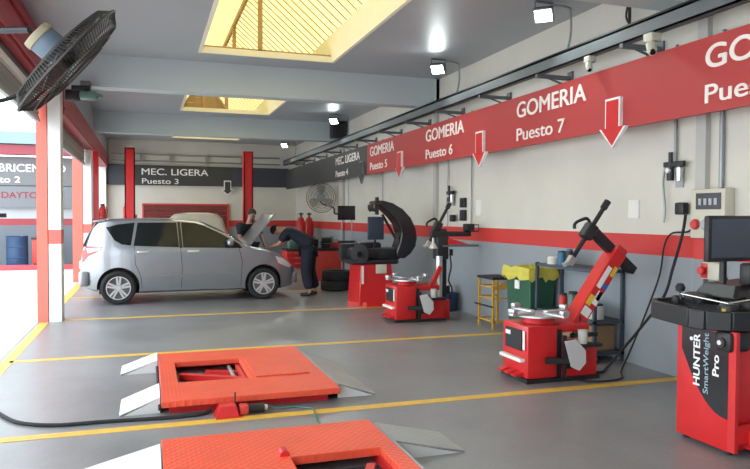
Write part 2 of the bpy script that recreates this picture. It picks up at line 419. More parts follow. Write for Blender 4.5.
shutter(4.0, 10.9, -1.50, 3.27, 2.98, 'near roller shutter rolled up above the blown out opening, beside the caged fan')
struct('trim_7', MB().box((-1.52, 4.0, 3.24), (-1.44, 10.9, 3.33)), white_p)

# gate columns: a red steel guide post beside a white banded column
def column(y, x0, xm, x1, h, n, d=.34):
    struct('column_%d' % n, MB().box((xm, y, 0), (x1, y+d, h)), col_m)
    struct('column_guide_%d' % n, MB().box((x0, y+.02, 0), (xm-.015, y+.12, h-.1)).box((x0, y+.12, 0), (x0+.03, y+.3, h-.1)).box((xm-.045, y+.12, 0), (xm-.015, y+.3, h-.1)), mat('coral_red_guide_paint', (.78, .17, .125), .5))
column(10.97, -1.545, -1.385, -1.215, 3.56, 1)
column(17.25, -1.665, -1.43, -1.25, 3.56, 2, .3)
struct('column_3', MB().box((-1.24, 17.7, 0), (-1.12, 17.82, 3.13)), red)
column(4.7, -1.6, -1.4, -1.22, 3.56, 4)
column(-1.4, -1.6, -1.4, -1.22, 3.56, 5)
struct('column_6', MB().box((-1.5, YB-.35, 0), (-1.25, YB, 3.6)), col_m)

# floor marking lines
lm = MB()
def stripes(name, boxes):
    m = MB()
    for (x0, x1, y0, y1) in boxes: m.box((x0, y0, 0), (x1, y1, .003))
    return struct(name, m, yellow_line)
for i, y in enumerate((5.31, 8.12, 11.10, 14.0, 17.3, 20.3)):
    stripes('floor_line_%d' % (i+1), [(-1.42, XW-.03, y-.055, y+.055)])
stripes('floor_line_7', [(-1.50, -1.38, Y0, 10.9)]); stripes('floor_line_8', [(-1.53, -1.40, 11.4, 17.2)])

# ---- neighbouring bays seen through the opening, open sky above
nb = MB().box((-14, YB-.0, 0), (-1.5, YB+.25, 3.4))
struct('wall_neighbour', nb, wall_out)
struct('trim_8', MB().box((-14, YB-.5, 3.43), (-1.6, YB-.05, 3.72)), mat('faded_maroon_beam', (.25, .035, .05), .5))
struct('trim_9', MB().box((-14, YB-.6, 3.75), (-1.6, YB+.4, 4.12)), mat('pale_blue_fascia', (.20, .28, .34), .6))
struct('trim_10', MB().box((-14, YB-2.2, 0), (-1.7, YB-2.0, .14)), mat('faded_red_kerb', (.5, .07, .09), .6))

# back wall: wide slatted maroon door
d = MB()
for k in range(11): d.box((-.1, YB-.06+(.012 if k % 2 else 0), k*.175), (2.6, YB, k*.175+.17))
dr = struct('door_1', d, mat('maroon_slatted_door', (.17, .025, .022), .6, noise=.2))
MB().box((-.16, YB-.08, 0), (-.1, YB, 1.95)).box((2.6, YB-.08, 0), (2.66, YB, 1.95)).box((-.16, YB-.08, 1.92), (2.66, YB, 1.97)).build('door_frame', red_old, dr)

# ------------------------------------------------------------------ hanging sign boards
NX, NZ = (0,-1,0), (0,0,1)      # reading direction on the right-hand signs
sb = thing('sign_board', 'long red board along the right wall, white lettering reading GOMERIA', 'sign', (4.6, 3.4, 2.5))
L = 14.1-3.4
MB().box((-.02, -1.2, 0), (.03, L, .65)).build('panel', red_sign, sb)
for nme, y, w in (('5', 13.9, 1.49), ('6', 10.81, 1.47), ('7', 7.78, 1.46), ('8', 4.64, 1.48)):
    text('lettering', 'GOMERIA', letter, sb, (-.02, y-3.4, .375), NX, NZ, .205, w, bold=.022)
    text('lettering', 'Puesto '+nme, letter, sb, (-.02, y-3.4, .08), NX, NZ, .165, w*.73, bold=.015)
def arrow(parent, y, zt, dark=False, s=1.0):
    m = MB(); pts = [(-.11*s, .5*s), (.11*s, .5*s), (.11*s, .2*s), (.2*s, .2*s), (0, 0), (-.2*s, .2*s), (-.11*s, .2*s)]
    fl = MB(); fl.prism([(a*1.05, .02+(b-.02)*1.02) for a, b in pts], (0, y, zt), NX, NZ, (-1,0,0), .02, .06)
    a = fl.build('arrow', letter_w if not dark else steel, parent)
    MB().prism([(p*.86, q*.93+.02) for p, q in pts], (0, y, zt), NX, NZ, (-1,0,0), .06, .066).build('arrow_face', red if not dark else dark_sign, a)
for y in (12.02, 8.76, 5.82): arrow(sb, y-3.4, -.19)
sk = thing('sign_board', 'charcoal board on the right wall reading MEC. LIGERA Puesto 4', 'sign', (4.6, 14.1, 2.5))
MB().box((-.02, 0, 0), (.03, 23.2-14.1, .65)).build('panel', dark_sign, sk)
text('lettering', 'MEC. LIGERA', letter, sk, (-.02, 16.7-14.1, .375), NX, NZ, .20, 2.05, bold=.008)
text('lettering', 'Puesto 4', letter, sk, (-.02, 16.7-14.1, .08), NX, NZ, .16, 1.1, bold=.006)
arrow(sk, .35, -.19, True)
sbk = thing('sign_board', 'charcoal board on the back wall reading MEC. LIGERA Puesto 3', 'sign', (-1.38, YB-.1, 2.57))
MB().box((.0, -.02, .0), (.93, .02, .66)).build('blank_panel', navy_sign, sbk)
MB().box((.93, -.02, 0), (4.15, .02, .66)).build('panel', dark_sign, sbk)
MB().box((4.15, -.02, 0), (6.1, .02, .66)).build('blank_panel', navy_sign, sbk)
text('lettering', 'MEC. LIGERA', letter_w, sbk, (1.21, -.02, .345), (1,0,0), NZ, .22, 2.13, bold=.012)
text('lettering', 'Puesto 3', letter_w, sbk, (1.22, -.02, .055), (1,0,0), NZ, .18, 1.15, bold=.008)
m = MB().prism([(-.12, .5), (.12, .5), (.12, .2), (.22, .2), (0, 0), (-.22, .2), (-.12, .2)], (3.98, -.02, -.3), (1,0,0), NZ, (0,-1,0), .0, .06)
ar = m.build('arrow', letter_w, sbk)
MB().prism([(-.09, .46), (.09, .46), (.09, .17), (.16, .17), (0, .04), (-.16, .17), (-.09, .17)], (3.98, -.02, -.3), (1,0,0), NZ, (0,-1,0), .06, .066).build('arrow_face', dark_sign, ar)
sl = thing('sign_board', 'grey LUBRICENTRO Puesto 2 board of the neighbouring bay seen past the left column', 'sign', (-5.9, YB-.1, 2.5))
MB().box((0, -.03, 0), (4.2, .02, .88)).build('panel', grey_sign, sl)
text('lettering', 'LUBRICENTRO', letter_w, sl, (1.14, -.03, .42), (1,0,0), NZ, .25, 2.3, bold=.012)
text('lettering', 'Puesto 2', letter_w, sl, (.93, -.03, .08), (1,0,0), NZ, .20, 1.22, bold=.008)
s2 = thing('sign_board', 'lower grey board with dark red DAYTON lettering on the neighbouring wall', 'sign', (-4.6, YB-.1, 1.8))
MB().box((0, -.03, 0), (2.9, .02, .66)).build('panel', mat('pale_grey_sign', (.17, .18, .195), .6), s2)
text('lettering', 'DAYTON', mat('dull_red_lettering', (.25, .02, .03), .5), s2, (.33, -.03, .30), (1,0,.0), NZ, .20, 1.22, bold=.02)

# ------------------------------------------------------------------ service rail with brackets, above the signs
rail = thing('service_rail', 'grey steel channel rail running along the right wall above the signs', 'rail', (4.55, 0, 3.33))
MB().box((-.05, -3, 0), (-.035, 23.4, .14)).box((-.05, -3, 0), (.05, 23.4, .015)).box((.035, -3, 0), (.05, 23.4, .14)).box((-.05, -3, .125), (.05, 23.4, .14)).build('channel', rail_m, rail)
MB().tube([(-.03, -3, .16), (-.03, 23.4, .16)], .014, 6).build('cable_run', black, rail)
MB().tube([(.02, -3, .165), (.02, 23.4, .165)], .018, 6).build('air_pipe', steel, rail)
for y in (2.4, 4.05, 5.65, 7.2, 8.7, 10.2, 11.6, 13.1, 14.7, 16.2, 17.7, 19.2, 20.7, 22.2):
    b = MB().bar((-.05, y, -.02), (.45, y, -.02), .05, .045).bar((.1, y, -.03), (.43, y, -.13), .02, .02).box((.425, y-.05, -.14), (.45, y+.05, .06)); b.build('bracket', rail_m, rail)
# overhead pipe pair on the back wall
bp = thing('pipe_run', 'pair of thin horizontal pipes above the back wall board', 'pipes', (0, YB-.12, 0))
MB().tube([(-1.1, 0, 3.58), (4.4, 0, 3.58)], .025, 8).build('pipe', steel, bp); MB().tube([(-1.1, 0, 3.36), (4.4, 0, 3.36)], .025, 8).build('pipe', steel, bp)
for x in (-.2, .75, 1.9, 3.1): MB().box((x-.03, -.03, 3.34), (x+.03, .1, 3.62)).build('clamp', steel, bp)

# ------------------------------------------------------------------ flood lamps with conduit arms
def flood(x, y, label, arm=True, aim=(-.5, -.55, -.8)):
    t = thing('flood_lamp', label, 'lamp', (x, y, ZC-.05), 0, 'flood lamps along the right edge of the ceiling')
    q = Vector(aim).normalized().to_track_quat('-Z', 'Y').to_matrix()
    MB().rbox((-.11, -.09, -.14), (.11, .09, -.08), .012, rot=q, piv=(0,0,-.09)).build('housing', rail_m, t)
    lens = MB().rbox((-.095, -.075, -.150), (.095, .075, -.1405), .004, rot=q, piv=(0,0,-.09)).build('lens', lamp_on, t)
    m = MB()
    for k in range(7): m.box((-.09+k*.028, -.07, -.08), (-.083+k*.028, .07, -.055), rot=q, piv=(0,0,-.09))
    m.build('cooling_fins', rail_m, t)
    MB().box((-.12, -.012, -.11), (-.113, .012, .03), ).box((.113, -.012, -.11), (.12, .012, .03)).box((-.12, -.012, .025), (.12, .012, .045)).build('yoke', rail_m, t)
    if arm:
        MB().tube(spline([(.1, 0, .02), (.25, -.0, .015), (.34, 0, .0), (.36, 0, -.06), (.36, 0, -.3), (.3, 0, -.56)], 6), .014, 8).build('conduit', steel, t)
    ld = bpy.data.lights.new('lamp_light', 'AREA'); ld.energy = 16; ld.size = .18; ld.color = (.88, 1, .98); ld.spread = 2.6
    lo = bpy.data.objects.new('lamp_light', ld); COL.objects.link(lo); lo.parent = t
    lo.matrix_local = Matrix.Translation(q @ Vector((0,0,-.07)) + Vector((0,0,-.09))) @ q.to_4x4()
    return t
flood(4.31, 6.75, 'lit flood lamp nearest the camera, at the top near the green cable')
flood(4.33, 9.75, 'lit flood lamp with a bent conduit on the ceiling above the Puesto 6 lettering')
flood(4.32, 15.9, 'lit flood lamp beyond the first beam, above the Puesto 4 board')
flood(4.3, 22.0, 'smallest lit flood lamp, farthest away at the back right corner')

# conduits, cameras and small boxes on the right wall
def conduit(y, z0, z1, label, r=.012, x=4.97, m=steel):
    t = MB().tube([(x, y, z0), (x, y, z1)], r, 8).build('wall_conduit', m); tag(t, label, 'conduit'); return t
conduit(5.40, 2.1, 3.3, 'thin grey conduit dropping to the air regulator cluster', .016)
conduit(4.83, 1.86, 3.3, 'thick grey conduit dropping onto the cream electrical box', .022)
conduit(9.85, 1.45, 3.3, 'thin dark conduit behind the Puesto 6 lettering, right of the mid air regulator', .012)
conduit(10.75, 2.0, 3.3, 'thin conduit above the mid air regulator', .012)
conduit(14.2, 1.9, 3.3, 'thin conduit under the dark arrow of the Puesto 4 board', .012)
conduit(16.9, 1.6, 3.3, 'thin conduit beside the wall fan and small monitor', .012)
def seccam(x, y, z, label, s=1):
    t = thing('security_camera', label, 'camera', (x, y, z))
    MB().rbox((-.05*s, -.06*s, -.02), (.07*s, .06*s, .06*s), .01).build('mount_box', cream, t)
    MB().cyl((-.0, 0, -.02), (-.02, -.02, -.08*s), .03*s).build('swivel', cream, t)
    b = MB().lathe([(0, -.09*s), (.035*s, -.09*s), (.045*s, -.06*s), (.045*s, .03*s), (.03*s, .05*s), (0, .05*s)], (-.02, -.02, -.07*s), (.25, .5, .8), 16).build('camera_body', cream, t)
    MB().cyl((-.055*s, -.085*s, -.125*s-.02), (-.045*s, -.065*s, -.10*s-.02), .026*s).build('camera_lens', black_g, b)
seccam(4.52, 5.24, 3.27, 'cream dome security camera under the rail, above the red board at the right')
seccam(4.53, 6.2, 3.28, 'smaller cream camera under the rail left of the larger security camera', .8)
jd = MB().tube([(4.9, 6.02, 3.48), (4.9, 6.02, 4.0)], .018, 8).tube(spline([(4.9, 6.02, 3.95), (4.88, 6.05, 3.75), (4.91, 6.0, 3.6), (4.89, 6.02, 3.45)]), .012, 6).build('hanging_cable', black)
tag(jd, 'black cable hanging from the ceiling to the rail beside the nearest flood lamp', 'cable')
gc = MB().tube(spline([(4.2, 5.45, 4.03), (4.5, 5.4, 4.02), (4.95, 5.3, 4.0)]), .012, 6).build('green_cable', mat('green_cable', (.05, .45, .3), .5)); tag(gc, 'green cable on the ceiling at the nearest beam', 'cable')
# dark loudspeaker under beam at the right wall
sp = thing('wall_speaker', 'black loudspeaker high on the wall beside the second beam', 'speaker', (4.75, 17.1, 3.62))
MB().rbox((-.2, -.15, 0), (.2, .15, .42), .03).build('cabinet', black, sp); MB().cyl((-.0, -.152, .2), (0, -.165, .2), .12).build('grille', rubber, sp); MB().bar((.2, 0, .2), (.25, 0, .2), .05).build('wall_bracket', rail_m, sp)

# ------------------------------------------------------------------ electrical box, stop switch, sockets
eb = thing('electrical_box', 'cream electrical panel with sockets on the right wall', 'electrical box', (XW, 4.93, 1.40))
MB().rbox((-.12, -.23, 0), (0, .17, .46), .012).build('enclosure', cream, eb)
MB().box((-.126, -.19, .27), (-.12, .10, .42)).build('dark_window', black_g, eb)
for k in range(4): MB().box((-.130, -.15+k*.06, .31), (-.126, -.115+k*.06, .37)).build('breaker', steel, eb)
for y in (.10, -.02, -.13): MB().lathe([(0, .035), (.04, .035), (.05, .02), (.05, 0)], (-.12, y, .13), (-1, 0, 0), 18).build('socket', red_old if y > 0 else steel, eb)
es = thing('stop_switch', 'cream box with a red stop button below the wall panel', 'switch', (XW, 4.92, 1.02))
MB().rbox((-.08, -.13, 0), (0, .08, .16), .01).build('enclosure', cream, es); MB().rbox((-.085, .0, .01), (-.08, .078, .15), .001).build('red_plate', red, es)
MB().lathe([(0, .05), (.035, .05), (.04, .03), (.02, .02), (.02, 0)], (-.085, .04, .08), (-1, 0, 0), 18).build('button', red, es)
wr = thing('wall_lamp', 'small black fitting on the wall at the right edge of the picture', 'wall fitting', (XW, 4.42, 1.83))
MB().rbox((-.09, -.05, .0), (-.01, .05, .12), .02).cyl((-.05, 0, .0), (-.05, .0, -.05), .03, .015).build('fitting_body', black, wr); MB().box((-.01, -.05, .02), (0, .05, .1)).build('back_plate', rail_m, wr)
def outlet(y, z, label, w=.12, h=.12, m=cream):
    t = thing('wall_socket', label, 'socket', (XW, y, z)); MB().rbox((-.016 if m is white_p else -.05, -w/2, 0), (0, w/2, h), .006).build('cover_plate' if m is white_p else 'socket_box', m, t)
    if m is white_p: MB().box((-.018, -w*.42, h*.08), (-.0155, w*.42, h*.92)).build('blank_cover', white_p, t)
    else: MB().cyl((-.05, 0, h/2), (-.062, 0, h/2), min(w, h)*.3).build('socket_face', black, t)
outlet(9.62, 1.60, 'pale square blanking plate on the wall above the red band', .2, .26, white_p)
outlet(6.02, 1.58, 'faint white blanking plate on the wall, left of the near air regulator', .17, .20, white_p)
outlet(10.15, 1.52, 'dark socket plate behind the mid tyre changer shaft', .18, .18, black)
outlet(10.15, 1.74, 'upper dark socket plate behind the mid tyre changer shaft', .18, .16, black)
outlet(14.6, 1.86, 'small dark socket left of the balancer hood, upper', .14, .16, black)
outlet(14.6, 1.62, 'small dark socket left of the balancer hood, lower', .14, .16, black)

def regulator(y, z, label, s=1.0, h=.5):
    t = thing('air_regulator', label, 'air regulator', (XW, y, z))
    MB().box((-.015, -.05*s, .05*s), (0, .05*s, .30*s)).build('mount_plate', steel, t)
    MB().cyl((-.07, .06*s, .12*s), (-.07, .06*s, .30*s), .035*s).cyl((-.07, .06*s, .30*s), (-.07, .06*s, .40*s), .022*s).build('regulator_body', black, t)
    MB().lathe([(0, 0), (.03*s, .01*s), (.035*s, .14*s), (.02*s, .16*s), (0, .16*s)], (-.07, -.06*s, .1*s), n=16).build('oiler_bowl', alu, t)
    MB().bar((-.07, -.12*s, .28*s), (-.07, .14*s, .28*s), .035*s, .05*s).build('manifold', black, t)
    MB().lathe([(0, .03), (.025*s, .03), (.03*s, .02), (.03*s, 0)], (-.085, .06*s, .22*s), (-1,0,0), 16).build('gauge', alloy, t)
    MB().tube(spline([(-.06, .14*s, .28*s), (-.06, .17*s, .1*s), (-.05, .15*s, -.15*s), (-.05, .16*s, -.3*s)]), .011*s, 8).build('drop_pipe', steel, t)
    MB().rbox((-.11, -.16*s, -.22*s), (-.04, -.04*s, -.1*s), .015).build('coupler', black, t)
regulator(5.36, 1.84, 'air regulator and oiler cluster near the cream electrical box')
regulator(10.55, 1.72, 'dull air regulator cluster on the far wall behind the mid tyre changer', 1.0)

def cable(name, pts, r, m, label, cat='hose', n=10):
    o = MB().tube(spline(pts, n), r, 8).build(name, m); return tag(o, label, cat)
cable('air_hose', [(4.92, 5.20, 1.62), (4.90, 5.22, 1.42), (4.85, 5.28, 1.1), (4.8, 5.35, .8), (4.7, 5.6, .42), (4.6, 5.75, .18), (4.5, 5.8, .03), (4.35, 5.72, .015), (4.22, 5.85, .015)], .014, rubber, 'thick black air hose from the wall regulator down to the floor')
cable('power_cable', [(4.975, 5.15, 1.5), (4.96, 5.2, 1.46), (4.95, 5.25, 1.45), (4.95, 5.42, 1.43), (4.94, 5.5, 1.3), (4.93, 5.55, 1.0), (4.85, 5.65, .6), (4.75, 5.7, .3), (4.62, 5.72, .015), (4.4, 5.45, .012), (4.1, 5.42, .012), (3.95, 5.53, .012)], .009, rubber, 'thin black power cable looping along the red band and down the wall', 'cable')
cable('floor_cable', [(4.9, 6.5, .02), (4.7, 6.2, .012), (4.45, 6.0, .012), (4.3, 5.9, .012), (4.15, 5.98, .02)], .016, rubber, 'black cable lying on the floor in front of the shelving', 'cable')
cable('monitor_cable', [(4.93, 4.72, 1.06), (4.93, 4.66, .95), (4.9, 4.6, .7), (4.92, 4.58, .3), (4.8, 4.5, .012), (4.4, 4.2, .012)], .008, rubber, 'thin cable dropping from the stop switch behind the near balancer', 'cable')
cable('hydraulic_hose', [(-1.5, 6.95, .014), (-1.3, 6.35, .014), (-1.12, 5.98, .014), (-.93, 5.68, .014), (-.66, 5.53, .014), (-.3, 5.51, .014), (.1, 5.47, .014), (.3, 5.47, .014), (.42, 5.49, .016), (.48, 5.53, .03)], .015, rubber, 'black hydraulic hose curving along the floor beside the yellow line')
cable('air_line', [(.93, 5.42, .045), (1.03, 5.45, .02), (1.15, 5.47, .01), (1.27, 5.38, .01), (1.27, 5.25, .01), (1.24, 5.05, .01), (1.25, 4.70, .01)], .006, teal, 'thin teal air line between the two low lifts')

# ------------------------------------------------------------------ low scissor lifts
def frame_plate(mb, X0, X1, Y0_, Y1_, holes, z0, z1):
    # plate with rectangular holes (list of x0,x1,y0,y1), built from cells
    xs = sorted(set([X0, X1]+[h[0] for h in holes]+[h[1] for h in holes])); ysq = sorted(set([Y0_, Y1_]+[h[2] for h in holes]+[h[3] for h in holes]))
    V = {}
    def v(x, y, z):
        k = (round(x, 4), round(y, 4), z)
        if k not in V: V[k] = mb.bm.verts.new(k)
        return V[k]
    def solid(i, j):
        if i < 0 or j < 0 or i >= len(xs)-1 or j >= len(ysq)-1: return False
        cx_, cy_ = (xs[i]+xs[i+1])/2, (ysq[j]+ysq[j+1])/2
        return not any(h[0] < cx_ < h[1] and h[2] < cy_ < h[3] for h in holes)
    for i in range(len(xs)-1):
        for j in range(len(ysq)-1):
            if not solid(i, j): continue
            a, b, c, e = xs[i], xs[i+1], ysq[j], ysq[j+1]
            mb.bm.faces.new((v(a,c,z1), v(b,c,z1), v(b,e,z1), v(a,e,z1))); mb.bm.faces.new((v(a,e,z0), v(b,e,z0), v(b,c,z0), v(a,c,z0)))
            if not solid(i-1, j): mb.bm.faces.new((v(a,e,z0), v(a,c,z0), v(a,c,z1), v(a,e,z1)))
            if not solid(i+1, j): mb.bm.faces.new((v(b,c,z0), v(b,e,z0), v(b,e,z1), v(b,c,z1)))
            if not solid(i, j-1): mb.bm.faces.new((v(a,c,z0), v(b,c,z0), v(b,c,z1), v(a,c,z1)))
            if not solid(i, j+1): mb.bm.faces.new((v(b,e,z0), v(a,e,z0), v(a,e,z1), v(b,e,z1)))
    return mb
def ramp(parent, x_top, x_toe, y0, y1, z, m_top, name='ramp'):
    # wedge: plate from toe on the floor to the platform edge, with triangular cheeks
    d = 1 if x_toe > x_top else -1
    mb = MB(); mb.hexa([(x_top, y0, z-.012), (x_toe, y0, .0), (x_toe, y1, .0), (x_top, y1, z-.012), (x_top, y0, z), (x_toe, y0, .010), (x_toe, y1, .010), (x_top, y1, z)])
    o = mb.build(name, m_top, parent)
    for y in (y0, y1-.008):
        c = MB(); c.prism([(x_top, 0), (x_toe-d*.03, 0), (x_top, z-.013)], (0, y, 0), (1,0,0), (0,0,1), (0,1,0), 0, .008)
        c.build('cheek_plate', white_steel, o)
    return o
l2 = thing('scissor_lift', 'low orange-red scissor lift with a square window, farther of the two', 'vehicle lift', (0, 0, 0))
hole = [(.25, .885, 6.13, 6.98)]
frame_plate(MB(), .10, 1.56, 5.52, 7.46, hole, .075, .125).build('platform', tread_red, l2, bevel=.004)
MB().box((.93, 6.12, .126), (1.43, 7.02, .137)).build('raised_plate', tread_red, l2, bevel=.003)
mb = MB()
for (a, b) in (((.16, 5.64, 0), (1.48, 5.70, .075)), ((.16, 7.28, 0), (1.48, 7.34, .075)), ((.16, 5.7, 0), (.22, 7.28, .075)), ((1.42, 5.7, 0), (1.48, 7.28, .075))): mb.box(a, b)
mb.build('base_frame', red, l2)
MB().bar((.3, 6.75, .035), (.88, 6.35, .05), .07, .05).build('scissor_arm', red, l2)
MB().bar((.55, 6.9, .025), (.88, 6.75, .025), .05, .04).build('scissor_arm', red, l2)
MB().cyl((.78, 6.16, .05), (.78, 6.95, .05), .018).build('pivot_bar', steel, l2)
MB().box((.845, 6.14, .02), (.88, 6.97, .07)).build('cross_member', red_old, l2)
ramp(l2, .09, -.26, 7.12, 7.52, .13, white_steel); ramp(l2, .09, -.22, 5.66, 6.14, .13, white_steel)
ramp(l2, 1.575, 1.93, 5.66, 7.1, .13, tread_grey)
MB().box((1.56, 5.6, .05), (1.575, 7.3, .13)).build('hinge_strip', steel, l2)
MB().cyl((.085, 5.56, .06), (.085, 7.5, .06), .012).build('hinge_bar', rubber, l2)
l1 = thing('scissor_lift', 'orange-red scissor lift cut off by the lower edge of the picture', 'vehicle lift', (0, 0, 0))
hole = [(.25, .6, 2.9, 3.5), (.82, 1.40, 2.9, 4.02)]
frame_plate(MB(), .08, 1.51, 2.6, 4.60, hole, .07, .125).build('platform', tread_red, l1, bevel=.004)
mb = MB()
for (a, b) in (((.14, 2.72, 0), (1.45, 2.78, .07)), ((.14, 4.42, 0), (1.45, 4.48, .07)), ((.14, 2.78, 0), (.2, 4.42, .07)), ((1.39, 2.78, 0), (1.45, 4.42, .07))): mb.box(a, b)
mb.build('base_frame', red, l1)
MB().box((.84, 2.92, .01), (1.38, 4.0, .02)).build('pit_plate', rubber, l1)
MB().bar((.88, 3.0, .05), (1.3, 3.9, .05), .05, .05).build('scissor_arm', red_old, l1)
MB().cyl((.79, 4.04, .13), (.79, 4.12, .13), .03).build('pulley', red, l1)
ramp(l1, .07, -.42, 3.9, 4.50, .13, white_steel); ramp(l1, .07, -.42, 2.7, 3.3, .13, white_steel)
ramp(l1, 1.53, 2.03, 4.09, 4.5, .13, tread_grey); ramp(l1, 1.53, 2.03, 2.7, 3.3, .13, tread_grey)
MB().box((1.51, 2.7, .05), (1.527, 4.5, .13)).build('hinge_strip', steel, l1)
pb = thing('valve_block', 'small red hydraulic valve unit with a black motor beside the farther lift', 'hydraulic unit', (.68, 5.42, 0))
MB().box((-.18, -.09, .0), (.02, .09, .012)).hexa([(-.18,-.08,.01),(.0,-.08,.01),(.0,.08,.01),(-.18,.08,.01),(-.14,-.05,.09),(-.02,-.05,.09),(-.02,.07,.09),(-.14,.07,.09)]).build('housing', red, pb)
MB().rbox((.01, -.05, .01), (.08, .05, .08), .01).build('valve_body', red_old, pb)
MB().cyl((.08, 0, .045), (.21, 0, .045), .036).build('motor', black, pb); MB().cyl((.21, 0, .045), (.235, 0, .045), .022).build('fitting', alloy, pb)
MB().cyl((-.02, .02, .09), (-.02, .02, .18), .006).build('lever', rubber, pb)

# ------------------------------------------------------------------ tyre changers
def clamp_table(root, cx_, cy_, z, R=.37, a0=.2):
    MB().lathe([(0, -.06), (.10, -.06), (.12, 0), (R*.62, .012), (R*.62, .03), (0, .035)], (cx_, cy_, z), n=32).build('turntable', alu, root)
    for k in range(4):
        a = a0+k*PI/2; q = RZ(a)
        j = MB().rbox((.08, -.035, .03), (R, .035, .055), .008, rot=q, piv=(0,0,0)).rbox((R-.06, -.045, .05), (R, .045, .10), .012, rot=q, piv=(0,0,0))
        for v in j.bm.verts: v.co += Vector((cx_, cy_, z))
        j.build('clamp_jaw', alu, root)
def tool_head(root, base, top, headpos, knob=True, grip=True):
    # long hexagonal shaft with black head block, handle loop and mount head
    base, top, hp = map(Vector, (base, top, headpos)); d = (top-base).normalized()
    MB().tube([base, top], .026, 6).build('hex_shaft', black, root)
    MB().tube([top-d*.07, top+d*.02], .037, 12).build('shaft_cap', black, root)
    side = d.cross(Vector((0,1,0))).normalized()
    h = MB().bar(hp-d*.10, hp+d*.07, .11, .12, up=(0,1,0)); h.build('head_block', black, root, bevel=.015)
    sgn = -1 if side.x > 0 else 1
    s = side*sgn
    MB().tube(spline([hp+d*.07+s*.04, hp+d*.075+s*.10, hp-d*.01+s*.165, hp-d*.06+s*.175, hp-d*.09+s*.15], 6), .017, 8).build('handle_loop', black, root)
    MB().bar(base-d*.02, base+d*.07, .07, .06, up=(0,1,0)).bar(base+d*.0+Vector((-.07,0,-.02)), base+d*.0+Vector((.03,0,.02)), .05, .035).build('mount_head', alu, root)
